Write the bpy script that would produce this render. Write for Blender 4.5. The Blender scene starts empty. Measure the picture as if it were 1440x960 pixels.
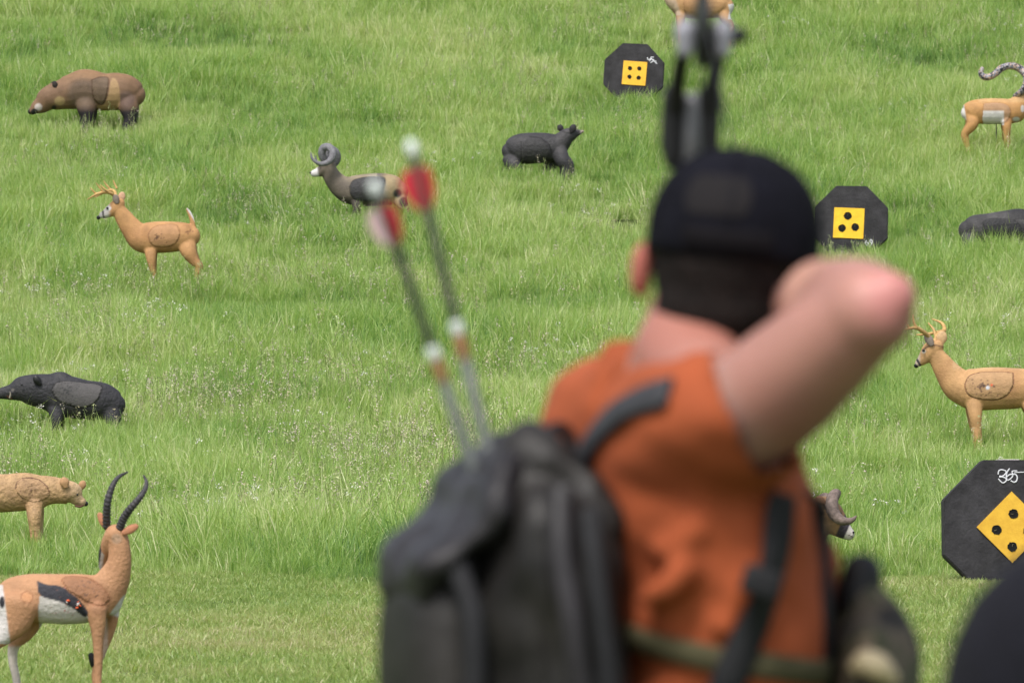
import bpy, bmesh, math, random
import numpy as np
from mathutils import Vector, Matrix, noise
from mathutils.bvhtree import BVHTree

random.seed(7); RNG = np.random.default_rng(7)
S = bpy.context.scene
COL = S.collection

# ------------------------------------------------------------------ camera
CAMZ, PITCH, FPX = 1.6, 0.008, 8000.0      # 200 mm lens on a 36 mm sensor
cam = bpy.data.objects.new('camera', bpy.data.cameras.new('camera')); COL.objects.link(cam)
cam.location = (0, 0, CAMZ); cam.rotation_euler = (math.pi/2 + PITCH, 0, 0)
cam.data.lens = 200; cam.data.sensor_width = 36; cam.data.clip_end = 3000; cam.data.clip_start = 0.1
cam.data.dof.use_dof = True; cam.data.dof.focus_distance = 47; cam.data.dof.aperture_fstop = 200/20.5
cam.data.dof.aperture_blades = 0
S.camera = cam
# ------------------------------------------------------------------ sky and sun (thin high cloud: soft light)
SUN_EL, SUN_AZ = math.radians(58), math.radians(205)     # azimuth from +Y, clockwise: behind the camera, to the left
w = bpy.data.worlds.new('World'); S.world = w; w.use_nodes = True
nt = w.node_tree; nt.nodes.clear()
sky = nt.nodes.new('ShaderNodeTexSky'); sky.sky_type = 'NISHITA'; sky.sun_disc = False
sky.sun_elevation = SUN_EL; sky.sun_rotation = SUN_AZ; sky.dust_density = 3.0; sky.air_density = 1.0
hs = nt.nodes.new('ShaderNodeHueSaturation'); hs.inputs['Saturation'].default_value = 0.45
bg = nt.nodes.new('ShaderNodeBackground'); bg.inputs['Strength'].default_value = 0.13
wo = nt.nodes.new('ShaderNodeOutputWorld')
nt.links.new(sky.outputs[0], hs.inputs['Color']); nt.links.new(hs.outputs[0], bg.inputs['Color']); nt.links.new(bg.outputs[0], wo.inputs['Surface'])
sl = bpy.data.lights.new('sun', 'SUN'); sl.energy = 1.7; sl.angle = math.radians(11); sl.color = (1.0, 0.96, 0.9)
so = bpy.data.objects.new('sun', sl); COL.objects.link(so); so.location = (0, 0, 60)
sd = Vector((math.sin(SUN_AZ)*math.cos(SUN_EL), math.cos(SUN_AZ)*math.cos(SUN_EL), math.sin(SUN_EL)))
so.rotation_euler = sd.to_track_quat('Z', 'Y').to_euler()
S.view_settings.view_transform = 'Standard'; S.view_settings.look = 'None'
S.view_settings.exposure = 0.85; S.view_settings.gamma = 1; S.view_settings.use_curve_mapping = False
S.cycles.use_denoising = True
S.cycles.max_bounces = 6; S.cycles.transparent_max_bounces = 8

# ------------------------------------------------------------------ coordinates
def W(px, py, d):
    """point seen at photo pixel (px, py) at distance d, used to survey positions"""
    a = (px-720)/FPX; b = (480-py)/FPX
    k = d/(math.cos(PITCH) - b*math.sin(PITCH))
    return Vector((a*k, d, CAMZ + k*(math.sin(PITCH) + b*math.cos(PITCH))))
TAB = [(985, 29, 0), (818, 42, .02), (755, 47, .18), (625, 59, .25), (392, 77, .26), (350, 80.5, .26), (240, 88, .25), (132, 96, .25), (0, 106, .25)]
GD = [-400, 0, 10, 20] + [t[1] for t in TAB] + [130, 150, 165, 190, 260, 1200]
GH = [0, 0, 0, 0] + [W(720, t[0], t[1]).z - t[2] for t in TAB]
GH[4] = 0.0
GH += [GH[-1]+6.0, GH[-1]+11, GH[-1]+13.5, GH[-1]+15.5, GH[-1]+17, GH[-1]+19]
_d = np.arange(-400, 1200, 1.0); _h = np.interp(_d, GD, GH)
_k = np.exp(-0.5*(np.arange(-9, 10)/3.5)**2); _k /= _k.sum()
_hs = np.convolve(np.pad(_h, 9, mode='edge'), _k, mode='valid')
def gz(x, y):
    h = float(np.interp(y, _d, _hs))
    a = min(1, max(0, (y-44)/20))
    return h + a*0.06*noise.noise(Vector((x*0.22, y*0.16, 3.1))) + 0.02*noise.noise(Vector((x*0.7, y*0.5, 9)))

# ------------------------------------------------------------------ tagging
def tag(o, label=None, cat=None, group=None, kind=None):
    if label: o['label'] = label
    if cat: o['category'] = cat
    if group: o['group'] = group
    if kind: o['kind'] = kind
    return o
def empty(name, loc, label, cat, group=None):
    o = bpy.data.objects.new(name, None); o.empty_display_size = .2; COL.objects.link(o); o.location = loc
    return tag(o, label, cat, group)
def link(name, me, mat, parent=None, smooth=True):
    o = bpy.data.objects.new(name, me); COL.objects.link(o)
    if mat: me.materials.append(mat)
    if parent: o.parent = parent
    if smooth: me.polygons.foreach_set('use_smooth', [True]*len(me.polygons))
    return o

# ------------------------------------------------------------------ materials
def nodes(name):
    m = bpy.data.materials.new(name); m.use_nodes = True
    t = m.node_tree; b = t.nodes['Principled BSDF']; return m, t, b
def mat(name, col, rough=.7, var=.15, scale=30, bump=0.0, bscale=80, metal=0, spec=.3, attr=False, col2=None, sheen=0, sss=0):
    m, t, b = nodes(name)
    b.inputs['Roughness'].default_value = rough; b.inputs['Metallic'].default_value = metal
    b.inputs['Specular IOR Level'].default_value = spec
    tc = t.nodes.new('ShaderNodeTexCoord')
    n = t.nodes.new('ShaderNodeTexNoise'); n.inputs['Scale'].default_value = scale; n.inputs['Detail'].default_value = 9; n.inputs['Roughness'].default_value = .62
    t.links.new(tc.outputs['Object'], n.inputs['Vector'])
    mr = t.nodes.new('ShaderNodeMapRange'); mr.inputs['From Min'].default_value = .3; mr.inputs['From Max'].default_value = .7
    t.links.new(n.outputs['Fac'], mr.inputs['Value'])
    if attr:
        a = t.nodes.new('ShaderNodeVertexColor'); a.layer_name = 'Col'
        mr.inputs['To Min'].default_value = 1-var; mr.inputs['To Max'].default_value = 1+var
        mx = t.nodes.new('ShaderNodeVectorMath'); mx.operation = 'SCALE'
        t.links.new(a.outputs['Color'], mx.inputs[0]); t.links.new(mr.outputs[0], mx.inputs['Scale'])
        t.links.new(mx.outputs[0], b.inputs['Base Color'])
    else:
        mx = t.nodes.new('ShaderNodeMix'); mx.data_type = 'RGBA'
        c2 = col2 or tuple(c*(1-2*var) for c in col)
        mx.inputs['A'].default_value = (*c2, 1); mx.inputs['B'].default_value = (*[min(1, c*(1+var*.5)) for c in col], 1)
        t.links.new(mr.outputs[0], mx.inputs['Factor']); t.links.new(mx.outputs['Result'], b.inputs['Base Color'])
    if bump:
        n2 = t.nodes.new('ShaderNodeTexNoise'); n2.inputs['Scale'].default_value = bscale; n2.inputs['Detail'].default_value = 4
        t.links.new(tc.outputs['Object'], n2.inputs['Vector'])
        bp = t.nodes.new('ShaderNodeBump'); bp.inputs['Strength'].default_value = bump; bp.inputs['Distance'].default_value = .01
        t.links.new(n2.outputs['Fac'], bp.inputs['Height']); t.links.new(bp.outputs[0], b.inputs['Normal'])
    if sheen: b.inputs['Sheen Weight'].default_value = sheen
    if sss:
        b.inputs['Subsurface Weight'].default_value = sss; b.inputs['Subsurface Radius'].default_value = (.01, .004, .002)
    return m
FOAM = mat('painted_foam', (1, 1, 1), rough=.68, var=.19, scale=8, bump=.7, bscale=55, attr=True, spec=.3)
FUR = mat('furrowed_foam', (1, 1, 1), rough=.66, var=.27, scale=22, bump=1.4, bscale=34, attr=True, spec=.35)
HORN = mat('horn', (.055, .05, .055), rough=.5, var=.3, scale=40)
ANTLER = mat('antler', (.52, .32, .12), rough=.5, var=.2, scale=25)
BLACKP = mat('black_paint', (.012, .012, .013), rough=.35, var=.1)
WHITEP = mat('white_paint', (.62, .58, .55), rough=.6, var=.08)

# ------------------------------------------------------------------ shape builders
def catmull(P, n):
    P = [np.array(p, float) for p in P]; out = []
    if len(P) < 3:
        for i in range(len(P)-1):
            for k in range(n): out.append(P[i]+(P[i+1]-P[i])*k/n)
        out.append(P[-1]); return out
    Q = [2*P[0]-P[1]] + P + [2*P[-1]-P[-2]]
    for i in range(1, len(Q)-2):
        a, b, c, d = Q[i-1:i+3]
        for k in range(n):
            t = k/n
            v = .5*((2*b)+(c-a)*t+(2*a-5*b+4*c-d)*t*t+(3*b-a-3*c+d)*t**3)
            v[3:] = np.maximum(v[3:], min(b[3:].min(), c[3:].min())*.9)
            out.append(v)
    out.append(P[-1]); return out
def tube(bm, pts, ref=(0, 1, 0), n=18, sub=5, cap=True, power=2.0, closed_flat=False):
    """pts: (x,y,z,ra,rb); rb is the radius along ref, ra across it"""
    pts = [p if len(p) == 5 else (*p, p[3]) for p in pts]
    C = catmull(pts, sub); ref = Vector(ref).normalized(); rings = []; N = len(C)
    T = []
    for i in range(N):
        t = Vector(C[min(N-1, i+1)][:3]) - Vector(C[max(0, i-1)][:3]); T.append(t.normalized())
    aprev = None; seq = []
    for i in range(N):
        t = T[i]; b = ref - t*ref.dot(t)
        if b.length < .25 and aprev is not None:
            b = aprev - t*aprev.dot(t)
        b.normalize(); aprev = b; a = b.cross(t).normalized()
        seq.append((Vector(C[i][:3]), t, a, b, C[i][3], C[i][4]))
    if cap:
        s0, s1 = seq[0], seq[-1]; head = []; tail = []
        for k in (3, 2, 1):
            th = k/4*math.pi/2; e = min(s0[4], s0[5])
            head.append((s0[0]-s0[1]*e*math.sin(th), s0[1], s0[2], s0[3], s0[4]*math.cos(th), s0[5]*math.cos(th)))
        for k in (1, 2, 3):
            th = k/4*math.pi/2; e = min(s1[4], s1[5])
            tail.append((s1[0]+s1[1]*e*math.sin(th), s1[1], s1[2], s1[3], s1[4]*math.cos(th), s1[5]*math.cos(th)))
        ep = (s0[0]-s0[1]*min(s0[4], s0[5]), s1[0]+s1[1]*min(s1[4], s1[5]))
        seq = head+seq+tail
    else: ep = (seq[0][0], seq[-1][0])
    for c, t, a, b, ra, rb in seq:
        r = []
        for k in range(n):
            th = 2*math.pi*k/n; ca, sa = math.cos(th), math.sin(th)
            if power != 2: ca = math.copysign(abs(ca)**(2/power), ca); sa = math.copysign(abs(sa)**(2/power), sa)
            r.append(bm.verts.new(c+a*ra*ca+b*rb*sa))
        rings.append(r)
    for r, q in zip(rings, rings[1:]):
        for k in range(n): bm.faces.new((r[k], r[(k+1) % n], q[(k+1) % n], q[k]))
    v0 = bm.verts.new(ep[0]); v1 = bm.verts.new(ep[1])
    for k in range(n):
        bm.faces.new((v0, rings[0][(k+1) % n], rings[0][k])); bm.faces.new((v1, rings[-1][k], rings[-1][(k+1) % n]))
def ell(bm, c, r, rot=None, seg=20):
    if not hasattr(r, '__len__'): r = (r, r, r)
    M = Matrix.Translation(Vector(c)) @ (rot.to_4x4() if rot else Matrix()) @ Matrix.Diagonal((*r, 1))
    bmesh.ops.create_uvsphere(bm, u_segments=seg, v_segments=seg//2+2, radius=1, matrix=M)
def box(bm, c, s, rot=None, bev=0.0):
    M = Matrix.Translation(Vector(c)) @ (rot.to_4x4() if rot else Matrix()) @ Matrix.Diagonal((*s, 1))
    r = bmesh.ops.create_cube(bm, size=1, matrix=M)
    if bev:
        es = list({e for v in r['verts'] for e in v.link_edges})
        bmesh.ops.bevel(bm, geom=es, offset=bev, segments=2, affect='EDGES', profile=.6)
def mesh_of(bm, name='m'):
    bmesh.ops.recalc_face_normals(bm, faces=bm.faces)
    me = bpy.data.meshes.new(name); bm.to_mesh(me); bm.free(); return me
def fuse(bm, voxel, smooth=4, fac=.5):
    """union of overlapping solids into one continuous skin"""
    me = mesh_of(bm); o = bpy.data.objects.new('tmp', me); COL.objects.link(o)
    r = o.modifiers.new('r', 'REMESH'); r.mode = 'VOXEL'; r.voxel_size = voxel; r.adaptivity = 0
    s = o.modifiers.new('s', 'SMOOTH'); s.iterations = smooth; s.factor = fac
    dg = bpy.context.evaluated_depsgraph_get(); dg.update()
    out = bpy.data.meshes.new_from_object(o.evaluated_get(dg))
    bpy.data.objects.remove(o); bpy.data.meshes.remove(me)
    return out
def paint(me, f, k=.8):
    a = me.color_attributes.new('Col', 'FLOAT_COLOR', 'POINT')
    co = np.empty(len(me.vertices)*3); me.vertices.foreach_get('co', co); co = co.reshape(-1, 3)
    c = np.ones((len(co), 4)); c[:, :3] = np.clip(f(co), 0, 1)*k; a.data.foreach_set('color', c.ravel())
def lerpc(c, col, m):
    m = np.clip(m, 0, 1)[:, None]; return c*(1-m)+np.array(col)*m
def sm(v, a, b):
    t = np.clip((v-a)/(b-a), 0, 1); return t*t*(3-2*t)
def vnoise(co, s, seed=0):
    return np.array([noise.noise(Vector((p[0]*s+seed, p[1]*s, p[2]*s))) for p in co])

# =================================================================== SETTING
def build_ground():
    xs = np.concatenate([np.linspace(-500, -40, 12), np.arange(-36, 36.1, 1.2), np.linspace(40, 500, 12)])
    ys = np.concatenate([np.linspace(-300, 0, 8), np.arange(4, 170, 1.0), np.linspace(175, 900, 30)])
    V = [(x, y, gz(x, y)) for y in ys for x in xs]; nx = len(xs)
    F = [(j*nx+i, j*nx+i+1, (j+1)*nx+i+1, (j+1)*nx+i) for j in range(len(ys)-1) for i in range(nx-1)]
    me = bpy.data.meshes.new('ground'); me.from_pydata(V, [], F)
    m, t, b = nodes('turf'); b.inputs['Roughness'].default_value = .95; b.inputs['Specular IOR Level'].default_value = .1
    g = t.nodes.new('ShaderNodeNewGeometry')
    n = t.nodes.new('ShaderNodeTexNoise'); n.inputs['Scale'].default_value = 6; n.inputs['Detail'].default_value = 8
    t.links.new(g.outputs['Position'], n.inputs['Vector'])
    r = t.nodes.new('ShaderNodeValToRGB'); e = r.color_ramp.elements
    e[0].position = .3; e[0].color = (.06, .08, .03, 1); e[1].position = .62; e[1].color = (.11, .15, .05, 1)
    x = e.new(.72); x.color = (.19, .16, .08, 1)
    t.links.new(n.outputs['Fac'], r.inputs[0]); t.links.new(r.outputs[0], b.inputs['Base Color'])
    o = link('ground', me, m); tag(o, kind='structure')
build_ground()

def blade_mat(name, cols, tcol, spread=.85):
    """cols: ramp over per-blade value + slow world drift"""
    m, t, b = nodes(name); L = t.links
    g = t.nodes.new('ShaderNodeNewGeometry'); a = t.nodes.new('ShaderNodeAttribute'); a.attribute_name = 'bv'
    oi = t.nodes.new('ShaderNodeObjectInfo')
    n = t.nodes.new('ShaderNodeTexNoise'); n.inputs['Scale'].default_value = .33; n.inputs['Detail'].default_value = 4; n.inputs['Roughness'].default_value = .65
    mp = t.nodes.new('ShaderNodeMapping'); mp.inputs['Scale'].default_value = (1, .6, .6)
    L.new(g.outputs['Position'], mp.inputs[0]); L.new(mp.outputs[0], n.inputs['Vector'])
    def M(op, x, y):
        k = t.nodes.new('ShaderNodeMath'); k.operation = op
        for i, v in enumerate((x, y)):
            if isinstance(v, (int, float)): k.inputs[i].default_value = v
            else: L.new(v, k.inputs[i])
        return k.outputs[0]
    v = M('ADD', M('MULTIPLY', a.outputs['Fac'], spread), M('ADD', M('ADD', M('MULTIPLY', n.outputs['Fac'], 1.1), -.035), M('MULTIPLY', oi.outputs['Random'], .12)))
    v = M('SUBTRACT', v, .5*spread+.07-.05)
    r = t.nodes.new('ShaderNodeValToRGB'); e = r.color_ramp.elements
    while len(e) < len(cols): e.new(.5)
    for i, (p, c) in enumerate(cols): e[i].position = p; e[i].color = (*c, 1)
    L.new(v, r.inputs[0]); L.new(r.outputs[0], b.inputs['Base Color'])
    b.inputs['Roughness'].default_value = .42; b.inputs['Specular IOR Level'].default_value = .55
    tr = t.nodes.new('ShaderNodeBsdfTranslucent'); hv = t.nodes.new('ShaderNodeMix'); hv.data_type = 'RGBA'; hv.blend_type = 'MULTIPLY'
    hv.inputs['Factor'].default_value = 1; L.new(r.outputs[0], hv.inputs['A']); hv.inputs['B'].default_value = (*tcol, 1); L.new(hv.outputs['Result'], tr.inputs['Color'])
    mx = t.nodes.new('ShaderNodeMixShader'); mx.inputs[0].default_value = .42
    L.new(b.outputs[0], mx.inputs[1]); L.new(tr.outputs[0], mx.inputs[2]); L.new(mx.outputs[0], t.nodes['Material Output'].inputs['Surface'])
    return m
GRASS = blade_mat('grass_blades', [(0, (.055, .13, .045)), (.28, (.145, .27, .066)), (.50, (.255, .395, .093)), (.74, (.385, .49, .165)), (1, (.62, .62, .38))], (1.25, 1.3, .7))
LAWN = blade_mat('lawn_blades', [(0, (.11, .18, .055)), (.36, (.21, .32, .080)), (.60, (.32, .41, .125)), (.85, (.44, .44, .21)), (1, (.52, .46, .30))], (1.2, 1.2, .7), .6)

def blades(n, size, h0, h1, wid, clump, lean, seed, droop=.5):
    rg = np.random.default_rng(seed); V = []; F = []; A = []
    nc = max(1, n//clump); cx = rg.uniform(-size/2, size/2, (nc, 2)); ch = rg.uniform(0, 1, nc); cl = rg.normal(0, .12, (nc, 2))
    for i in range(n):
        k = rg.integers(nc); p = cx[k]+rg.normal(0, .035, 2)
        h = h0+(h1-h0)*np.clip(.6*ch[k]+.4*rg.random()+rg.normal(0, .08), 0, 1.2)
        az = rg.uniform(0, 2*math.pi); L = lean*abs(rg.normal(0, 1))
        dx, dy = math.cos(az)*L+cl[k, 0]+.06, math.sin(az)*L+cl[k, 1]
        fa = rg.uniform(0, math.pi); w_ = wid*rg.uniform(.6, 1.3); wx, wy = math.cos(fa)*w_/2, math.sin(fa)*w_/2
        s = len(V); dr = droop*rg.random()**2
        for t, ww in ((0, .8), (.35, 1), (.7, .75)):
            ox, oy = dx*h*(t+dr*t*t), dy*h*(t+dr*t*t); z = h*(t-.25*dr*t*t)
            V.append((p[0]+ox-wx*ww, p[1]+oy-wy*ww, z)); V.append((p[0]+ox+wx*ww, p[1]+oy+wy*ww, z))
        V.append((p[0]+dx*h*(1+dr*1.6), p[1]+dy*h*(1+dr*1.6), h*(1-.45*dr)))
        F += [(s, s+1, s+3, s+2), (s+2, s+3, s+5, s+4), (s+4, s+5, s+6)]
        v = np.clip(rg.normal(.5, .16)+.3*(ch[k]-.5)+(.5 if rg.random() < .06 else 0), 0, 1.3); A += [v]*7
    me = bpy.data.meshes.new('grass_patch'); me.from_pydata(V, [], F)
    at = me.attributes.new('bv', 'FLOAT', 'POINT'); at.data.foreach_set('value', np.array(A, float))
    return me
def scatter(name, patches, P, rot, scl, label, cat, idx=None):
    """one object that places patches on points with geometry nodes"""
    col = bpy.data.collections.new(name+'_patches')
    for me, m in patches:
        o = bpy.data.objects.new('patch', me); me.materials.append(m) if m and not me.materials else None; col.objects.link(o)
    me = bpy.data.meshes.new(name); me.from_pydata([tuple(p) for p in P], [], [])
    for nm, dat in (('rz', rot), ('sc', scl)):
        a = me.attributes.new(nm, 'FLOAT', 'POINT'); a.data.foreach_set('value', np.array(dat, float))
    a = me.attributes.new('ix', 'INT', 'POINT'); a.data.foreach_set('value', np.array(idx if idx is not None else RNG.integers(0, len(patches), len(P)), dtype=np.int32))
    o = bpy.data.objects.new(name, me); COL.objects.link(o); tag(o, label, cat, kind='stuff')
    t = bpy.data.node_groups.new(name, 'GeometryNodeTree')
    t.interface.new_socket('Geometry', in_out='INPUT', socket_type='NodeSocketGeometry'); t.interface.new_socket('Geometry', in_out='OUTPUT', socket_type='NodeSocketGeometry')
    N = t.nodes.new; i = N('NodeGroupInput'); u = N('NodeGroupOutput'); ip = N('GeometryNodeInstanceOnPoints'); ci = N('GeometryNodeCollectionInfo')
    ci.inputs['Collection'].default_value = col; ci.inputs['Separate Children'].default_value = True; ci.inputs['Reset Children'].default_value = True
    def attr(nm, ty='FLOAT'):
        a = N('GeometryNodeInputNamedAttribute'); a.data_type = ty; a.inputs['Name'].default_value = nm
        return [s for s in a.outputs if s.enabled and s.name == 'Attribute'][0]
    cx = N('ShaderNodeCombineXYZ'); L = t.links
    L.new(attr('rz'), cx.inputs[2]); e2r = N('FunctionNodeEulerToRotation'); L.new(cx.outputs[0], e2r.inputs[0]); L.new(e2r.outputs[0], ip.inputs['Rotation'])
    L.new(attr('sc'), ip.inputs['Scale']); L.new(attr('ix', 'INT'), ip.inputs['Instance Index'])
    ip.inputs['Pick Instance'].default_value = True
    L.new(i.outputs[0], ip.inputs['Points']); L.new(ci.outputs[0], ip.inputs['Instance']); L.new(ip.outputs[0], u.inputs[0])
    md = o.modifiers.new('scatter', 'NODES'); md.node_group = t
    return o
EDGE = lambda x: 42.4+1.1*noise.noise(Vector((x*.6, 0, 0)))+.7*noise.noise(Vector((x*2.3, 5, 0)))
def pts_in(y0, y1, dens, margin):
    g = 1/math.sqrt(dens); wmax = .095*y1+margin; out = []
    for y in np.arange(y0, y1, g):
        for x in np.arange(-wmax, wmax, g):
            q = (x+RNG.uniform(-.45, .45)*g, y+RNG.uniform(-.45, .45)*g)
            if abs(q[0]) < .095*q[1]+margin: out.append(q)
    return out
def meadow():
    tall = [(blades(560, 1.0, .10, .43, .0085, 14, .24, 100+i, .8), GRASS) for i in range(5)] + [(blades(480, 1.0, .16, .58, .008, 16, .34, 130+i, 1.3), GRASS) for i in range(3)]
    P = [p for p in pts_in(40, 112, 3.2, 3.0) if p[1] > EDGE(p[0])+.1]
    sc = []; ix = []; pts = []
    for x, y in P:
        n = noise.noise(Vector((x*.35, y*.25, 7))); e = min(1, max(0, (y-EDGE(x)-.1)/2.6))
        sc.append((.84+.42*n+.28*random.random())*(.28+.72*e)); ix.append(random.randrange(5, 8) if n+random.uniform(-.5, .5) > .12 else random.randrange(5)); pts.append((x, y, gz(x, y)-.01))
    scatter('meadow_grass', tall, pts, RNG.uniform(0, 6.28, len(pts)), sc, 'tall green meadow grass covering the rising slope', 'grass', ix)
    short = [(blades(900, 1.0, .02, .075, .007, 7, .55, 200+i), LAWN) for i in range(5)]
    P = [p for p in pts_in(22, 45, 3.4, 3.0) if p[1] < EDGE(p[0])+1.2]
    pts = [(x, y, gz(x, y)-.003) for x, y in P]
    sc = [.8+.5*noise.noise(Vector((x*.9, y*.9, 2)))+.3*random.random() for x, y in P]
    scatter('mown_grass', short, pts, RNG.uniform(0, 6.28, len(pts)), sc, 'short mown grass strip along the bottom of the photo', 'grass')
meadow()

def seeds():
    def mk(cols, n, h0, h1, head, q, seed, spread):
        rg = np.random.default_rng(seed); V = []; F = []; MI = []
        for i in range(n):
            x, y = rg.uniform(-.5, .5, 2); h = rg.uniform(h0, h1); dx, dy = rg.normal(.05, .12, 2)*h
            s = len(V); w_ = .0022
            V += [(x-w_, y, 0), (x+w_, y, 0), (x+dx+w_, y+dy, h), (x+dx-w_, y+dy, h)]; F.append((s, s+1, s+2, s+3)); MI.append(0)
            ci = 1+rg.integers(cols-1)
            for k in range(q):
                t = rg.random(); c = np.array([x+dx*(1+t*.1)+rg.normal(0, spread), y+dy+rg.normal(0, spread), h-head+head*1.3*t])
                r = rg.uniform(.004, .009); a = rg.normal(0, 1, 3); a /= np.linalg.norm(a); b = np.cross(a, rg.normal(0, 1, 3)); b /= np.linalg.norm(b)
                s = len(V); V += [tuple(c-a*r*1.4), tuple(c+b*r*.7), tuple(c+a*r*1.4), tuple(c-b*r*.7)]; F.append((s, s+1, s+2, s+3)); MI.append(ci)
        me = bpy.data.meshes.new('seed_patch'); me.from_pydata(V, [], F)
        me.polygons.foreach_set('material_index', np.array(MI, dtype=np.int32)); return me
    st = mat('grass_stem', (.17, .2, .07), var=.2); c1 = mat('tan_seed', (.50, .44, .28), var=.2); c2 = mat('pink_seed', (.58, .50, .42), var=.15); c3 = mat('white_petal', (.72, .70, .64), var=.05); c4 = mat('pale_seed', (.46, .50, .25), var=.2)
    heads = []
    for i in range(4):
        me = mk(4, 10, .34, .60, .11, 18, 300+i, .016)
        for m in (st, c1, c2, c4): me.materials.append(m)
        heads.append((me, None))
    flow = []
    for i in range(3):
        me = mk(2, 5, .28, .46, .035, 12, 330+i, .022)
        for m in (st, c3): me.materials.append(m)
        flow.append((me, None))
    P = []; F = []
    for x, y in pts_in(43.4, 108, 3.2, 3.0):
        px = 720+8000*x/y; nn = noise.noise(Vector((x*.45, y*.18, 21)))
        near = 1-min(1, max(0, (y-50)/42)); left = 1-min(1, max(0, (x/y*8000+100)/900))
        if y > 46.5 and random.random() < .08+max(0, .22+1.6*nn)*(.12+.88*near*left): P.append((x, y, gz(x, y)))
        n2 = noise.noise(Vector((x*.7, y*.22, 44)))
        if y > 46.5 and random.random() < max(0, n2-.06)*(.12+.9*near*left)*1.5: F.append((x, y, gz(x, y)))
    scatter('seed_heads', heads, P, RNG.uniform(0, 6.28, len(P)), RNG.uniform(.8, 1.15, len(P)), 'tan and pinkish seed heads standing among the meadow grass', 'grass seed heads')
    scatter('white_flowers', flow, F, RNG.uniform(0, 6.28, len(F)), RNG.uniform(.8, 1.15, len(F)), 'tiny white meadow flowers scattered in the tall grass', 'flowers')
seeds()

# =================================================================== ANIMAL TARGETS
class Beast:
    """survey helper: photo pixels at distance d -> metres in the root's own frame; lat = metres away from the viewer"""
    def __init__(s, name, d, ax, label, cat='animal target', group='foam animal targets on the slope'):
        s.d = d; s.k = FPX/d; x = W(ax, 480, d).x
        s.o = Vector((x, d, gz(x, d))); s.root = empty(name, s.o, label, cat, group)
        s.bm = bmesh.new(); s.zz = []
    def p(s, px, py, lat=0): return W(px, py, s.d) + Vector((0, lat, 0)) - s.o
    def pts(s, L, lat=0, fl=1.0):
        out = []
        for q in L:
            r = q[2]/s.k; l = lat+(q[4] if len(q) > 4 else 0); f = q[3] if len(q) > 3 and q[3] else fl
            out.append((*s.p(q[0], q[1], l), r, r*f))
        return out
    def t(s, L, lat=0, fl=1.0, bm=None, **k): tube(bm or s.bm, s.pts(L, lat, fl), **k)
    def leg(s, L, lats, fl=1.0):
        """legs down to the soil; last px point is dropped to the ground"""
        for j, lat in enumerate(lats):
            q = [list(a) for a in L]
            if j: q = [[a[0]+(3+2*i if False else 0), a[1], a[2]] + a[3:] for i, a in enumerate(q)]
            P = s.pts(q, lat, fl)
            P = [(P[0][0], P[0][1]-lat*.5, P[0][2], P[0][3]*.92, P[0][4]*.92)]+P[1:]; x, y, z, ra, rb = P[-1]
            g = gz(x+s.o.x, y+s.o.y)-s.o.z
            if z > g+ra*.6: P.append((x, y, g+ra*.5, ra*1.05, rb*1.1))
            tube(s.bm, P)
    def px(s, co):
        """photo pixels of local points (only to place painted markings on the flank)"""
        x = co[:, 0]+s.o.x; y = co[:, 1]+s.o.y; z = co[:, 2]+s.o.z-CAMZ
        cp, sp = math.cos(PITCH), math.sin(PITCH); dep = y*cp+z*sp; up = z*cp-y*sp
        return 720+FPX*x/dep, 480-FPX*up/dep
    def body(s, colf, voxel=.012, smooth=8, m=None, name='body'):
        me = fuse(s.bm, voxel, smooth); s.me = me
        paint(me, lambda co: colf(co, *s.px(co)))
        s.b = link(name, me, m or FOAM, s.root); return s.b
    def part(s, name, bm, m, smooth=True, colf=None):
        me = mesh_of(bm)
        if colf: paint(me, lambda co: colf(co, *s.px(co)))
        return link(name, me, m, s.root, smooth)
    def insert(s, poly, col, m=None, lift=.005, name='vital_insert', side=-1, dirt=None):
        """the replaceable foam core: its own slightly proud panel following the flank"""
        me = s.me; co = np.empty(len(me.vertices)*3); me.vertices.foreach_get('co', co); co = co.reshape(-1, 3)
        no = np.array([v.normal[:] for v in me.vertices]); X, Y = s.px(co)
        ins = inpoly(X, Y, poly) & (no[:, 1]*(-side) < -.05 if side > 0 else no[:, 1] < -.05)
        bm = bmesh.new(); mp = {}
        for f in me.polygons:
            if all(ins[v] for v in f.vertices):
                vs = []
                for v in f.vertices:
                    if v not in mp: mp[v] = bm.verts.new(co[v]+no[v]*lift)
                    vs.append(mp[v])
                bm.faces.new(vs)
        ed = [e for e in bm.edges if e.is_boundary]
        r = bmesh.ops.extrude_edge_only(bm, edges=ed)
        inv = {v: k for k, v in mp.items()}
        for e in ed:
            pass
        nv = [g for g in r['geom'] if isinstance(g, bmesh.types.BMVert)]
        for v in nv:
            best = min(((v.co-w.co).length, w) for w in [e.other_vert(v) for e in v.link_edges] if w in inv) if any(e.other_vert(v) in inv for e in v.link_edges) else None
            if best: v.co = v.co - Vector(no[inv[best[1]]])*(lift*3)
        out = bpy.data.meshes.new(name); bm.to_mesh(out); bm.free()
        def cf(c):
            X, Y = s.px(c); base = np.tile(np.array(col, float), (len(c), 1))
            return dirt(base, c, X, Y) if dirt else base
        paint(out, cf)
        return link(name, out, m or FOAM, s.root)
def inpoly(X, Y, poly):
    ins = np.zeros(len(X), bool); n = len(poly)
    for i in range(n):
        x0, y0 = poly[i]; x1, y1 = poly[(i+1) % n]
        if y0 == y1: continue
        c = ((y0 > Y) != (y1 > Y)) & (X < (x1-x0)*(Y-y0)/(y1-y0)+x0); ins ^= c
    return ins
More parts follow.
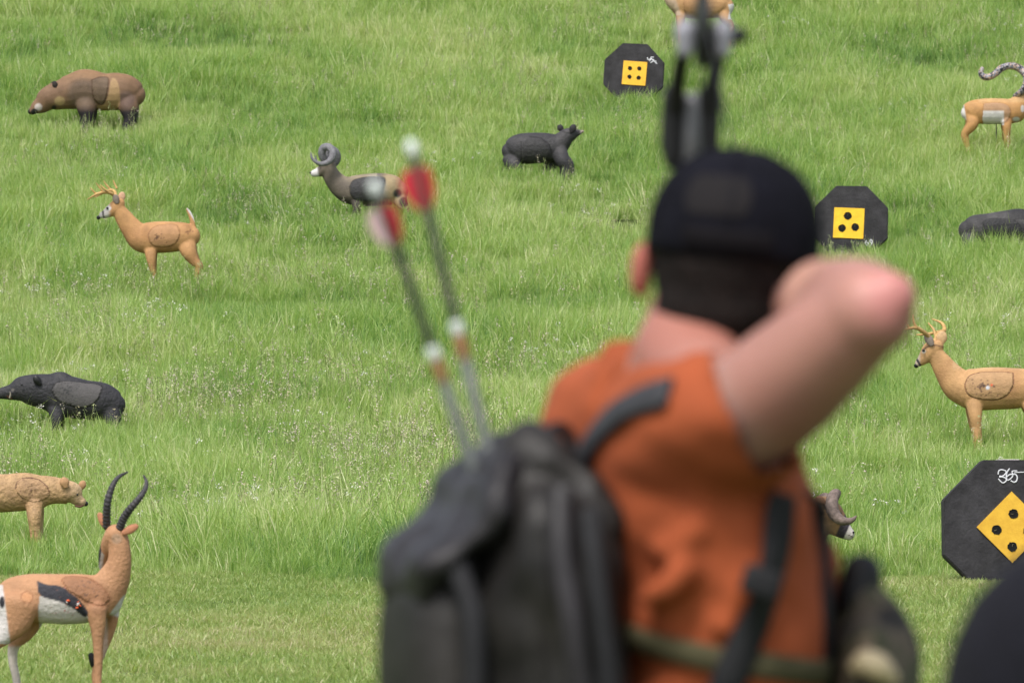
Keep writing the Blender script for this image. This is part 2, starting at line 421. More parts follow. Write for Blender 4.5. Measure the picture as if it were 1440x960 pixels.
def pdist(X, Y, poly, closed=True):
    D = np.full(len(X), 1e9); n = len(poly)
    for i in range(n if closed else n-1):
        x0, y0 = poly[i]; x1, y1 = poly[(i+1) % n]; dx, dy = x1-x0, y1-y0; L = dx*dx+dy*dy+1e-9
        t = np.clip(((X-x0)*dx+(Y-y0)*dy)/L, 0, 1); D = np.minimum(D, np.hypot(X-x0-t*dx, Y-y0-t*dy))
    return D
def sp2(poly, n=6):
    P = [(p[0], p[1], 0, 1, 1) for p in poly]; P = P+[P[0]]
    return [(float(q[0]), float(q[1])) for q in catmull(P, n)][:-1]
def ear(B, base, tip, r, lat, m, thick=.35):
    bm = bmesh.new(); mid = ((base[0]+tip[0])/2, (base[1]+tip[1])/2)
    tube(bm, B.pts([(base[0], base[1], r*.55, thick), (mid[0], mid[1], r, thick), (tip[0]*.85+mid[0]*.15, tip[1]*.85+mid[1]*.15, r*.6, thick), (tip[0], tip[1], r*.2, thick)], lat), n=12, sub=3)
    return B.part('ear', bm, m)
def blob(B, name, px, py, r, lat, m, fl=1.0):
    bm = bmesh.new(); k = r/B.k; ell(bm, B.p(px, py, lat), (k, k*fl, k), seg=14); return B.part(name, bm, m)
TAN = (.50, .27, .115); TAN2 = (.36, .175, .075)

def stain(base, X, Y, c, cx, cy, r, col, n=26, seed=1, rs=1.2):
    rg = np.random.default_rng(seed)
    for i in range(n):
        a = rg.uniform(0, 6.28); q = abs(rg.normal(0, r)); x, y = cx+math.cos(a)*q*1.2, cy+math.sin(a)*q
        base = lerpc(base, col, (1-sm(np.hypot(X-x, Y-y), rs*.5, rs*1.3))*.85)
    return base

# ---- whitetail buck, left
def buck_left():
    B = Beast('deer_target', 77, 240, 'tan buck deer target with raised white tail, standing alone in the upper left meadow')
    B.t([(143, 303, 4.6, .9), (150, 300, 7, .85), (158, 295, 9, .8), (165, 289, 9.5, .75), (170, 285, 7, .8)])
    B.t([(165, 292, 9, .7), (174, 306, 12.5, .6), (185, 321, 15.5, .6), (198, 334, 20, .7), (212, 336, 22, .8)])
    B.t([(208, 334, 21.5, .75), (225, 333.5, 22.5, .8), (245, 333, 21.5, .82), (262, 332, 19, .8), (270, 332, 14, .85)])
    B.leg([(212, 348, 11, .8), (213, 362, 7.5, .9), (215, 378, 5), (217, 392, 4.6), (217, 408, 3.8)], (-.11, .12))
    B.leg([(262, 340, 15, .6), (266, 354, 11.5, .7), (273, 366, 8, .8), (280, 375, 5.4), (277, 387, 4.4), (274, 400, 4), (273, 412, 3.8)], (-.1, .11))
    B.t([(272, 318, 3.5), (269, 306, 3.6, .6), (265, 297, 3, .6), (262, 293, 1.6, .6)])
    ins = sp2([(209, 328), (216, 320), (232, 316), (248, 317), (253, 328), (248, 341), (235, 347), (217, 346), (210, 338)])
    def cf(c, X, Y):
        b = np.tile(np.array(TAN), (len(c), 1)); b = lerpc(b, TAN2, sm(vnoise(c, 3), .0, .5)*.5)
        b = lerpc(b, (.55, .5, .48), (1-sm(X, 151, 157))*sm(Y, 285, 288))
        b = lerpc(b, (.03, .03, .035), 1-sm(np.abs((X-147)-.35*(Y-302)), .8, 1.8)) * 1 if False else b
        b = lerpc(b, (.02, .02, .025), (1-sm(np.abs(X-145.5-.55*(303-Y)*-.3), .7, 1.6))*sm(Y, 290, 292)*(X < 152))
        b = lerpc(b, (.6, .57, .56), 1-sm(np.hypot(X-153, Y-293), 2.5, 4))
        b = lerpc(b, (.66, .62, .6), sm(X-.62*(Y-293), 261.5, 263)*(Y < 316)*(X > 256))
        b = lerpc(b, (.20, .09, .04), (1-sm(pdist(X, Y, ins), .4, 1.1))*(c[:, 1] < 0)*.6)
        return stain(b, X, Y, c, 263, 326, 3, (.22, .10, .05), 10, 4)
    B.body(cf, .0125)
    B.insert(ins, (.46, .25, .12), dirt=lambda b, c, X, Y: stain(b, X, Y, c, 221, 334, 5, (.14, .07, .04), 26, 3, 1.0))
    blob(B, 'nose', 138.5, 306, 3, 0, BLACKP); blob(B, 'eye', 151.5, 293, 1.7, -.065, BLACKP)
    ear(B, (165, 286), (162, 274), 5, -.07, mat('ear_grey', (.2, .16, .13))); ear(B, (169, 284), (172, 270), 5.5, .05, mat('ear_tan', (.52, .32, .2)))
    for s in (-1, 1):
        bm = bmesh.new(); o = 0 if s < 0 else 8; u = 0 if s < 0 else -4; lt = .06*s
        B.t([(161+o*.3, 275+u*.3, 2.2), (156+o, 271+u, 2.3), (148+o, 271+u, 2.2), (138+o, 274+u, 1.9), (124.5+o, 281+u, .7)], 0, bm=bm, n=8, sub=4) if False else tube(bm, [(*B.p(x+o*f, y+u*f, lt*g), r/B.k, r/B.k) for x, y, r, f, g in ((161, 276, 2.4, .2, .5), (156, 272, 2.3, .6, 1.5), (147, 271, 2.3, 1, 2.4), (137, 274, 1.9, 1, 3), (124.5, 281, .7, 1, 2.6))], n=8, sub=4)
        for a, b_ in (((137, 273.5), (128.5, 265)), ((147, 271), (136.5, 258)), ((153, 270), (142, 260.5)) if s < 0 else ((155, 268), (150, 257))):
            tube(bm, [(*B.p(a[0]+o, a[1]+u, lt*2.6), 1.5/B.k, 1.5/B.k), (*B.p((a[0]+b_[0])/2+o, (a[1]+b_[1])/2+u+.5, lt*2.8), 1.3/B.k, 1.3/B.k), (*B.p(b_[0]+o, b_[1]+u, lt*2.9), .6/B.k, .6/B.k)], n=8, sub=3)
        B.part('antler', bm, ANTLER)
buck_left()

# ---- whitetail buck, right
def buck_right():
    B = Beast('deer_target', 59, 1400, 'tan buck deer target with a dark cord round its head, right of the elbow')
    B.t([(1291, 511, 5.2, .9), (1298, 505, 8.5, .8), (1305, 497, 11.5, .75), (1311, 490, 12, .75), (1320, 486, 9, .8)])
    B.t([(1313, 494, 11, .7), (1322, 508, 14.5, .6), (1333, 524, 18.5, .58), (1347, 540, 24, .65), (1364, 546, 29, .75)])
    B.t([(1360, 547, 27, .75), (1378, 547, 30, .78), (1400, 546, 30, .8), (1425, 546, 29, .8), (1450, 545, 26, .8), (1462, 545, 19, .85)])
    B.leg([(1369, 560, 15, .8), (1370, 582, 10, .9), (1372, 602, 7.2), (1374, 622, 6.4), (1374, 640, 5.4)], (-.12, .13))
    B.leg([(1448, 555, 20, .6), (1455, 575, 15, .7), (1465, 592, 10, .8), (1473, 604, 7), (1469, 620, 5.6), (1465, 640, 5)], (-.1, .12))
    B.t([(1467, 528, 4), (1476, 540, 4.5), (1480, 556, 2.5)])
    ins = sp2([(1357, 540), (1363, 529), (1378, 524), (1400, 523), (1420, 524), (1425, 527), (1423, 546), (1410, 559), (1390, 562), (1368, 558), (1359, 550)])
    def cf(c, X, Y):
        b = np.tile(np.array((.54, .31, .14)), (len(c), 1)); b = lerpc(b, (.38, .19, .085), sm(vnoise(c, 3, 5), .0, .5)*.5)
        b = lerpc(b, (.60, .40, .22), (1-sm(Y, 515, 523))*(X > 1340)*.5)
        b = lerpc(b, (.5, .42, .36), (1-sm(X, 1292, 1296))*.8)
        b = lerpc(b, (.02, .02, .03), (1-sm(np.abs(X-1291.5-.6*(Y-509)), 1.2, 2.4)))
        b = lerpc(b, (.6, .55, .5), (1-sm(np.hypot(X-1299, Y-494), 2, 3.5)))
        b = lerpc(b, (.10, .05, .03), (1-sm(pdist(X, Y, [(1297, 492), (1305, 487), (1316, 485), (1327, 488)], False), .4, 1.3))*.9)
        b = lerpc(b, (.13, .055, .03), (1-sm(pdist(X, Y, ins), .5, 1.3))*(c[:, 1] < 0)*.9)
        return b
    B.body(cf, .0105)
    def dirt(b, c, X, Y):
        b = stain(b, X, Y, c, 1380, 543, 9, (.16, .09, .055), 34, 8, 1.2); b = stain(b, X, Y, c, 1383, 543, 5, (.09, .05, .04), 16, 9, 1.4)
        b = lerpc(b, (.7, .7, .78), 1-sm(np.hypot(X-1389, Y-545), 2, 3.4)); return lerpc(b, (.8, .1, .04), 1-sm(np.hypot(X-1394.5, Y-541), 1, 2))
    B.insert(ins, (.47, .28, .14), dirt=dirt)
    blob(B, 'nose', 1288.5, 514, 3.4, 0, BLACKP); blob(B, 'eye', 1298, 493, 2, -.085, BLACKP)
    ear(B, (1310, 485), (1301, 470), 6, -.08, mat('ear_inner', (.25, .2, .17))); ear(B, (1322, 484), (1327, 466), 8, .03, mat('ear_back', (.52, .34, .18)))
    bm = bmesh.new()
    for L in ([(1310, 480, 3.5, -.04), (1304, 472, 3.2, -.08), (1296, 466, 3, -.14), (1286, 461, 2.6, -.2), (1271, 463, 1, -.24)], [(1287, 461, 2.2, -.2), (1283, 453, 1.7, -.2), (1282, 443, .8, -.19)], [(1277, 462, 1.8, -.22), (1273, 456, 1.3, -.22), (1271.5, 450, .7, -.22)]):
        tube(bm, [(*B.p(x, y, l), r/B.k, r/B.k) for x, y, r, l in L], n=8, sub=4)
    B.part('antler', bm, ANTLER); bm = bmesh.new()
    for L in ([(1315, 480, 3.5, .03), (1320, 470, 3.2, .1), (1330, 464, 3, .18), (1327, 454, 2.2, .25), (1314, 448, .9, .3)], [(1317, 474, 2.4, .08), (1314, 463, 1.9, .12), (1307, 454, .9, .15)], [(1330, 464, 2.4, .18), (1315, 468, 2.2, .3), (1300, 470, 1.6, .36), (1293, 470, .9, .38)]):
        tube(bm, [(*B.p(x, y, l), r/B.k, r/B.k) for x, y, r, l in L], n=8, sub=4)
    B.part('antler', bm, ANTLER)
buck_right()

# ---- brown bear grazing, top left
def brown_bear():
    B = Beast('bear_target', 93.2, 140, 'brown bear target with tan stripe and white muzzle, head down grazing at top left')
    B.t([(46, 156, 6), (51, 152, 9.5, .9), (59, 147, 13, .85), (67, 140, 17, .85), (77, 136, 19.5, .82), (88, 133, 21.5, .85), (100, 130, 25, .85)])
    B.t([(98, 128, 23, .85), (114, 126, 28, .8), (126, 126, 28, .8), (145, 129.5, 26.5, .85), (164, 129, 26.5, .85), (178, 130, 25, .85), (186, 132, 21, .85), (190, 135, 16, .9)])
    B.leg([(120, 138, 18, .8), (123, 155, 13.5, .9), (124, 168, 10.5), (121, 182, 10)], (-.15, .17)); B.leg([(178, 138, 19, .75), (182, 154, 13.5, .8), (184, 168, 9.5), (181, 182, 10)], (-.14, .16))
    ins = sp2([(129, 113), (140, 109), (152, 110), (152, 122), (149, 138), (143, 147), (134, 142), (130, 130)])
    st = sp2([(158, 110), (163, 113), (167, 125), (167, 148), (155, 157), (142, 158), (137, 150), (146, 148), (152, 137), (155, 122)])
    BR = (.205, .12, .07)
    def cf(c, X, Y):
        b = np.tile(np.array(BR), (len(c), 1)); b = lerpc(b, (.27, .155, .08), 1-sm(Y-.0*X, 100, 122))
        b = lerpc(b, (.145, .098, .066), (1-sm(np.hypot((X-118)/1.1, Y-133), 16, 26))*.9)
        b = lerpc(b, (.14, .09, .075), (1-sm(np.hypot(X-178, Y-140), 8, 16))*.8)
        b = lerpc(b, (.02, .017, .022), sm(Y, 146, 160)*(X > 106)*((X < 137) | (X > 169)))
        b = lerpc(b, (.40, .28, .14), (1-sm(np.hypot(X-84, (Y-142)*1.2), 6, 9)))
        b = lerpc(b, (.55, .48, .46), (1-sm(np.hypot(X-54, Y-151), 4, 6.5))); b = lerpc(b, (.02, .02, .02), (1-sm(np.hypot(X-48, Y-158), 4, 6)))
        b = lerpc(b, (.03, .025, .02), (1-sm(np.hypot(X-76, Y-151), 2, 4.5)))
        b = lerpc(b, (.38, .245, .12), 1-sm(np.where(inpoly(X, Y, st), 0, pdist(X, Y, st)), 0, 1.5))
        return lerpc(b, (.07, .035, .02), (1-sm(pdist(X, Y, ins), .3, 1.2))*(c[:, 1] < 0))
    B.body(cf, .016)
    B.insert(ins, (.14, .094, .06))
    blob(B, 'nose', 43, 157, 4.2, 0, BLACKP); em = mat('dark_ear', (.03, .022, .02))
    ear(B, (80, 124), (76.5, 115), 4, -.16, em, .5); ear(B, (76, 122), (72, 115), 4, .16, em, .5)
    blob(B, 'eye', 60, 141, 1.2, -.12, BLACKP)
brown_bear()

# ---- black boar, left
def boar_left():
    B = Beast('boar_target', 60.6, 110, 'black boar target with grey flank patch, snout cut by the left photo edge')
    ell(B.bm, B.p(84, 541, 0), (22/B.k, .10, 19/B.k))
    B.t([(-8, 554, 7), (5, 552.5, 9, .9), (17, 551, 12, .85), (24, 549, 15.5, .85), (32, 547, 19, .8), (46, 548, 22.5, .8), (62, 550, 25, .8), (80, 553, 28, .75)])
    B.t([(78, 554, 29, .7), (98, 558, 29.5, .75), (120, 562, 28, .8), (142, 564, 27, .8), (156, 567, 22.5, .8), (160, 569, 17)])
    B.leg([(79, 572, 14, .7), (81, 590, 8.5), (80, 602, 6.5), (79, 618, 6)], (-.12, .14)); B.leg([(157, 577, 17, .7), (160, 592, 11, .8), (163, 604, 7), (161, 618, 6)], (-.1, .13))
    ins = sp2([(72, 549), (78, 539), (92, 536), (115, 538), (142, 542), (141, 555), (133, 567), (115, 573), (95, 569), (80, 562)])
    def cf(c, X, Y):
        b = np.tile(np.array((.030, .029, .034)), (len(c), 1)); b = lerpc(b, (.055, .052, .055), sm(vnoise(c, 5), 0, .5)*.7)
        b = lerpc(b, (.009, .008, .009), 1-sm(np.hypot(X-54, (Y-537)*1.0), 4, 7))
        b = lerpc(b, (.25, .22, .2), (1-sm(np.hypot(X-18, Y-548), 1, 3.2))*.6)
        b = lerpc(b, (.25, .09, .05), (1-sm(pdist(X, Y, [(10, 557), (16, 560)], False), .5, 1.6))*.8)
        return lerpc(b, (.008, .007, .007), (1-sm(pdist(X, Y, ins), .4, 1.4))*(c[:, 1] < 0))
    B.body(cf, .0135, m=FUR)
    B.insert(ins, (.088, .082, .082), dirt=lambda b, c, X, Y: stain(b, X, Y, c, 92, 548, 9, (.03, .03, .03), 40, 11, 1.3))
    ear(B, (58, 540), (50, 529), 5.5, -.16, BLACKP, .5); ear(B, (56, 538), (46, 528), 5, .14, BLACKP, .5)
    bm = bmesh.new(); B.t([(15, 559, 1.3), (16, 555, 1.1), (15.5, 551, .5)], -.115, bm=bm, n=8); B.part('tusk', bm, mat('dirty_tusk', (.25, .22, .17)))
    blob(B, 'eye', 32, 541, 1.5, -.15, BLACKP)
boar_left()

# ---- tan bear cub, left
def tan_bear():
    B = Beast('bear_target', 45.6, -5, 'pale tan bear target facing right, behind the gazelle at the left edge')
    B.t([(115, 706, 7), (109, 702, 9.5, .9), (102, 694, 16, .85), (90, 691, 17.5, .85), (72, 689, 20, .8), (52, 691, 24, .8)])
    B.t([(56, 692, 24, .75), (35, 691, 27, .78), (8, 693, 27, .8), (-25, 693, 28, .8), (-55, 692, 27, .8), (-75, 695, 20, .8)])
    B.leg([(49, 707, 14, .8), (50, 725, 10.5), (51, 742, 8.5), (52, 762, 8)], (-.11, .12)); B.leg([(-62, 708, 20, .6), (-64, 728, 14, .7), (-72, 744, 9), (-68, 764, 8)], (-.1, .12))
    ins = sp2([(22, 682), (27, 674), (40, 672), (56, 675), (66, 684), (70, 694), (64, 702), (48, 706), (34, 702), (24, 694)])
    def cf(c, X, Y):
        b = np.tile(np.array((.46, .29, .145)), (len(c), 1)); b = lerpc(b, (.30, .17, .085), sm(vnoise(c, 4, 9), 0, .45)*.6)
        b = lerpc(b, (.55, .4, .24), sm(X, 85, 110)*.6); b = lerpc(b, (.14, .07, .04), (1-sm(np.hypot(X-30, (Y-678)), 6, 12))*.0)
        return lerpc(b, (.12, .055, .03), (1-sm(pdist(X, Y, [(22, 686), (24, 678), (32, 672.5), (44, 671.5), (56, 675), (66, 684), (69, 691)], False), .5, 1.7))*(c[:, 1] < 0))
    B.body(cf, .0095, m=FUR)
    B.insert(ins, (.41, .25, .13), m=FUR, lift=.004, dirt=lambda b, c, X, Y: stain(b, X, Y, c, 42, 688, 12, (.17, .09, .05), 22, 12, 1.3))
    blob(B, 'nose', 120.5, 708, 3.6, 0, BLACKP); em = mat('tan_ear', (.42, .24, .12))
    ear(B, (94, 684), (90, 671), 7, -.1, em, .5); ear(B, (112, 688), (117, 676), 5.5, .09, em, .5)
    bm = bmesh.new(); B.t([(107, 711, 1.4), (113, 712, 1.4), (118, 710, 1)], -.045, bm=bm, n=8); B.part('mouth', bm, mat('dark_mouth', (.10, .04, .025)))
    blob(B, 'eye', 110, 695, 1.5, -.085, BLACKP)
tan_bear()

# ---- gazelle, front left
def gazelle():
    B = Beast('gazelle_target', 29, 60, 'tan and white gazelle target with long ringed black horns, nearest animal at lower left')
    OR = (.475, .25, .13)
    B.t([(163, 752, 16, 1.0, .0), (156, 765, 15.5, .95, .05), (147.5, 780, 11.5, .9, .10), (143, 794, 8, .9, .14), (142, 799, 6.6, .9, .155)])
    B.t([(164, 751, 15.5, .95, .0), (168, 768, 15.5, .9, -.01), (168, 790, 17.5, .85, -.01), (161, 811, 23, .8, 0), (149, 832, 28, .75, 0), (140, 840, 31, .75)])
    B.t([(143, 838, 30, .72), (120, 841, 34.5, .75), (95, 842, 35.5, .8), (65, 841, 35, .8), (38, 840, 33.5, .75), (18, 842, 30, .75), (6, 848, 22, .8)])
    B.t([(160, 832, 13, .8), (158, 848, 14, .8), (150, 856, 12, .9)])
    P = B.pts([(137, 858, 15, .8), (139, 878, 11.5, .9), (139.5, 900, 8.2), (140, 925, 6.8), (139.5, 955, 5.6), (140, 978, 5.2), (141, 990, 5.6)], -.08); tube(B.bm, P)
    P = B.pts([(156, 855, 11, .8), (155, 875, 9), (150, 897, 6.5), (140, 922, 6), (132, 945, 5.5), (133, 970, 5), (134, 978, 5.4)], .1); tube(B.bm, P)
    P = B.pts([(28, 848, 30, .55), (22, 872, 24, .6), (5, 893, 15, .8), (-12, 910, 9), (-12, 935, 6.5), (-7, 965, 6), (-6, 988, 6)], -.08); tube(B.bm, P)
    P = B.pts([(38, 855, 25, .6), (42, 872, 17, .7), (32, 892, 12, .8), (17, 908, 8.5), (15, 930, 6.8), (20, 955, 6), (22, 975, 6)], .12); tube(B.bm, P)
    ins = sp2([(87, 815), (92, 811), (108, 810), (125, 813), (140, 822), (150, 833), (154, 842), (148, 850), (138, 851), (122, 846), (108, 838), (95, 829)])
    fl_black = sp2([(53, 817), (66, 822), (84, 824), (100, 834), (115, 848), (123, 862), (118, 866), (105, 856), (85, 845), (60, 838), (54, 830)], 4)
    def cf(c, X, Y):
        b = np.tile(np.array(OR), (len(c), 1)); b = lerpc(b, (.36, .16, .075), sm(vnoise(c, 3, 3), 0, .5)*.45)
        b = lerpc(b, (.55, .30, .16), (1-sm(Y, 806, 818))*(X < 150)*.6)
        b = lerpc(b, (.33, .165, .085), (1-sm(np.hypot((X-138), (Y-842)*.8), 14, 24))*.8)
        near = c[:, 1] < .09
        bel = [(56, 838), (85, 845), (105, 856), (123, 866), (124, 885), (56, 885), (54, 860)]
        b = lerpc(b, (.60, .56, .52), (1-sm(np.where(inpoly(X, Y, bel), 0, pdist(X, Y, bel)), 0, 1))*(Y < 884))
        b = lerpc(b, (.035, .035, .045), 1-sm(np.where(inpoly(X, Y, fl_black), 0, pdist(X, Y, fl_black)), 0, 1.2))
        b = lerpc(b, (.62, .58, .56), sm(X+.75*(Y-845), 166, 169)*sm(X-.0*Y, 150, 153)*(1-sm(Y-.3*(X-170), 866, 870))*sm(Y+.1*X, 852, 856))
        far = (c[:, 1] > .05)
        b = lerpc(b, (.62, .55, .5), far*sm(Y, 905, 912)*(X < 60)); b = lerpc(b, (.62, .45, .38), far*(Y > 868)*(X > 142)*(X < 152)*.8)
        b = lerpc(b, (.62, .58, .56), (1-sm(X-(Y-830)*.13, 3.5, 6))*(Y > 822)*(Y < 905)); b = lerpc(b, (.02, .02, .025), (1-sm(np.hypot((X-3), (Y-846)*.45), 3, 4.5)))
        head = far & (Y < 806) & (X < 153)
        b = lerpc(b, (.65, .6, .57), ((1-sm(X-(Y-770)*-.12, 146.5, 148.5))*far*(Y > 757)*(Y < 806)))
        b = lerpc(b, (.03, .025, .03), ((1-sm(X-(Y-770)*-.15, 142.5, 144))*far*(Y > 752)*(Y < 806)))
        b = lerpc(b, (.03, .03, .03), (1-sm(np.hypot(X-146, Y-797), 2, 3.5))*.0+(1-sm(np.hypot((X-144), (Y-752)*1.6), 3, 5))*.0)
        b = lerpc(b, (.36, .26, .18), (1-sm(np.hypot((X-164)/1.1, Y-757), 5, 9))*.6)
        b = lerpc(b, (.26, .11, .05), (1-sm(pdist(X, Y, ins), .5, 1.3))*(c[:, 1] < 0))
        b = lerpc(b, (.30, .13, .06), (1-sm(np.abs(np.hypot(X-38, Y-839)-8), .4, 1.4))*.7); b = lerpc(b, (.62, .30, .14), (1-sm(np.hypot(X-38, Y-839), 6, 8))*.6)
        b = lerpc(b, (.03, .03, .04), (1-sm(np.hypot(X-119, Y-861), 3.5, 6))*near)
        b = stain(b, X, Y, c, 92, 858, 12, (.38, .15, .12), 26, 20, .9)
        return b
    B.body(cf, .0078)
    B.insert(ins, (.34, .165, .085), lift=.003, dirt=lambda b, c, X, Y: stain(lerpc(b, (.06, .05, .05), 1-sm(Y-.62*(X-110), 828, 848)) if False else lerpc(b, (.07, .06, .055), sm(Y-.9*(X-108), 838, 846)*(X < 130)*.7), X, Y, c, 122, 836, 12, (.13, .07, .05), 34, 21, 1.1))
    m = mat('orange_plug', (.75, .13, .05)); m2 = WHITEP
    for i, (x, y, mm, r) in enumerate(((98, 843, m, 3), (96.5, 845.5, m2, 2), (112, 848, m2, 3.2), (110.5, 853, m, 2.4), (115, 850, m, 1.8), (112, 845, m, 1.6))):
        c = B.p(x, y); bm = bmesh.new(); ell(bm, (c.x, -.098, c.z), (r/B.k, .02, r/B.k), Matrix.Rotation(i, 3, 'Y') @ Matrix.Diagonal((1, 1, .6)), seg=8); B.part('core_plug', bm, mm, smooth=False)
    def hornp(L, name='horn'):
        bm = bmesh.new(); C = catmull([(*B.p(x, y, l), r/B.k, r/B.k) for x, y, r, l in L], 14); out = []
        for i, q in enumerate(C):
            q = q.copy(); f = 1+.13*math.sin(i*1.6)*(1-i/len(C))**.3; q[3] *= f; q[4] *= f; out.append(tuple(q))
        tube(bm, out, n=14, sub=1); B.part(name, bm, HORN)
    hornp([(149.5, 740, 5.6, .03), (150, 722, 5.6, .0), (152, 704, 5.2, -.02), (158, 684, 4.2, -.01), (166, 671, 3, .02), (178, 664, 1.4, .05)])
    hornp([(169, 742, 5.8, -.03), (175, 728, 5.8, -.05), (185, 714, 5.4, -.07), (197, 700, 4.5, -.07), (205, 687, 3.4, -.04), (206, 677, 2.5, -.01), (202, 669, 1.4, .02)])
    em = mat('gazelle_ear', (.50, .22, .12))
    ear(B, (152, 746), (138, 721), 6.2, .04, em, .4); ear(B, (174, 749), (195, 738), 6.2, -.05, em, .4)
    blob(B, 'eye', 145.5, 768, 2.4, .06, BLACKP); blob(B, 'nose', 141, 803, 3, .19, BLACKP)
    bm = bmesh.new(); B.t([(126, 922, 4.2, .9), (128, 930, 4.8, .9), (129, 936, 4, .9)], .1, bm=bm); B.part('knee_tuft', bm, BLACKP)
    blob(B, 'chest_stone', 153, 873, 0.1, .1, WHITEP) if False else None
gazelle()

# ---- rams
def ram_mid():
    B = Beast('ram_target', 83.2, 525, 'grey ram target with tightly curled horn and dark flank patch, behind the two arrows')
    B.t([(441, 244, 5.2, .9), (446, 243, 6.2, .9), (453, 240, 8.5, .85), (460, 236, 10, .8), (465, 233, 9, .8)])
    B.t([(462, 238, 11, .75), (468, 250, 13, .65), (478, 261, 16, .65), (490, 267, 19.5, .75), (502, 268, 21.5, .8)])
    B.t([(498, 267.5, 21, .78), (515, 267.5, 23, .82), (538, 266.5, 23, .85), (554, 268, 21, .82), (562, 270, 15, .85)])
    B.leg([(500, 280, 9.5, .8), (502, 292, 6), (499, 303, 4.8), (497, 318, 4.5)], (-.11, .13)); B.leg([(560, 276, 13, .6), (566, 288, 8.5, .8), (572, 298, 5), (571, 308, 4.2), (570, 320, 4)], (-.1, .12))
    ins = sp2([(492, 262), (497, 254), (510, 250), (525, 249), (541, 251), (539, 266), (534, 278), (520, 283), (500, 281), (493, 272)])
    def cf(c, X, Y):
        b = np.tile(np.array((.14, .115, .09)), (len(c), 1)); b = lerpc(b, (.34, .26, .15), sm(X, 533, 546)); b = lerpc(b, (.27, .22, .15), (1-sm(Y-.3*(X-490), 246, 258))*(X > 480)*(X < 530))
        b = lerpc(b, (.05, .042, .036), sm(Y-.25*(X-500), 276, 286)*(X < 535)*.8); b = lerpc(b, (.055, .05, .045), 1-sm(np.hypot(X-559, (Y-272)), 4, 8))
        b = lerpc(b, (.06, .05, .04), (1-sm(np.hypot(X-568, Y-284), 5, 9))); b = lerpc(b, (.5, .25, .15), (1-sm(np.hypot(X-572, Y-266), 3, 6))*.6)
        b = lerpc(b, (.66, .62, .62), (1-sm(X-.2*(Y-242), 446, 449))); b = lerpc(b, (.20, .17, .14), (1-sm(Y-1.0*(X-470), 236, 250))*(X < 480)*(X > 452)*.5)
        return lerpc(b, (.02, .02, .02), (1-sm(pdist(X, Y, ins), .3, 1.1))*(c[:, 1] < 0))
    B.body(cf, .014)
    B.insert(ins, (.042, .040, .042), m=FUR)
    hm = mat('ram_horn', (.19, .185, .2), var=.25, bump=.4, bscale=30)
    for s in (-1, 1):
        bm = bmesh.new(); o = 0 if s < 0 else 5; u = 0 if s < 0 else 3
        L = [(456, 226, 5, .05), (453, 217, 5.5, .08), (455, 209, 5.6, .10), (462, 207.5, 5.6, .13), (468, 213, 5.4, .17), (468, 222, 5, .2), (462, 229, 4.2, .22), (453, 231.5, 3.3, .23), (444, 228, 2.4, .24), (439, 222, 1.7, .24), (438, 216, .8, .23)]
        tube(bm, [(*B.p(x+o, y+u, s*l), r/B.k, r/B.k) for x, y, r, l in L], n=10, sub=4); B.part('horn', bm, hm)
    blob(B, 'nose', 436.8, 243, 1.6, -.01, BLACKP); blob(B, 'eye', 450, 234, 1.2, -.08, BLACKP)
ram_mid()
def ram_right():
    B = Beast('ram_target', 43, 1075, 'brown ram target with thick curled horn and white muzzle, peeking out past the orange shirt')
    B.t([(1194, 751, 9, .9), (1186, 745, 13, .85), (1175, 735, 19, .8), (1163, 724, 24, .8), (1153, 720, 24, .8)])
    B.t([(1158, 722, 22, .75), (1145, 735, 26, .7), (1130, 752, 32, .7), (1112, 765, 38, .75)])
    B.t([(1115, 765, 38, .75), (1085, 768, 42, .8), (1045, 768, 42, .82), (1010, 768, 38, .8), (995, 770, 26, .85)])
    B.leg([(1112, 790, 17, .8), (1110, 815, 11), (1111, 832, 9)], (-.12, .13)); B.leg([(1005, 785, 22, .6), (998, 810, 14, .8), (1000, 835, 9)], (-.11, .13))
    def cf(c, X, Y):
        b = np.tile(np.array((.36, .21, .11)), (len(c), 1)); b = lerpc(b, (.22, .12, .07), sm(vnoise(c, 5, 2), 0, .4)*.6)
        b = lerpc(b, (.055, .045, .06), sm(X+.45*(Y-740), 1179, 1182)); b = lerpc(b, (.72, .66, .62), sm(X+.45*(Y-740), 1193, 1195))
        b = lerpc(b, (.06, .03, .02), 1-sm(pdist(X, Y, [(1194, 752), (1201, 756)], False), .3, .9)); return lerpc(b, (.06, .03, .025), (1-sm(pdist(X, Y, [(1150, 700), (1158, 706), (1162, 716)], False), .5, 1.4)))
    B.body(cf, .009)
    hm = mat('brown_horn', (.20, .15, .13), var=.3, bump=.5, bscale=40)
    for s in (-1, 1):
        bm = bmesh.new(); o = 0 if s < 0 else -14; u = 0 if s < 0 else 6
        L = [(1172, 704, 6, .02), (1176, 693, 6.5, .06), (1170, 699, 8.5, .13), (1168, 712, 9, .19), (1172, 723, 8.5, .22), (1180, 730, 7, .24), (1190, 731.5, 5, .25), (1197, 729, 3.4, .25), (1201, 725, 1.6, .25)]
        tube(bm, [(*B.p(x+o, y+u, s*l*.9), r/B.k, r/B.k) for x, y, r, l in L], n=12, sub=5); B.part('horn', bm, hm)
    em = mat('ram_ear', (.22, .11, .06)); ear(B, (1158, 706), (1146, 699), 6, -.12, em, .4); blob(B, 'eye', 1181, 721, 1.7, -.1, BLACKP); blob(B, 'nostril', 1200, 748, 1.6, -.03, BLACKP)
ram_right()

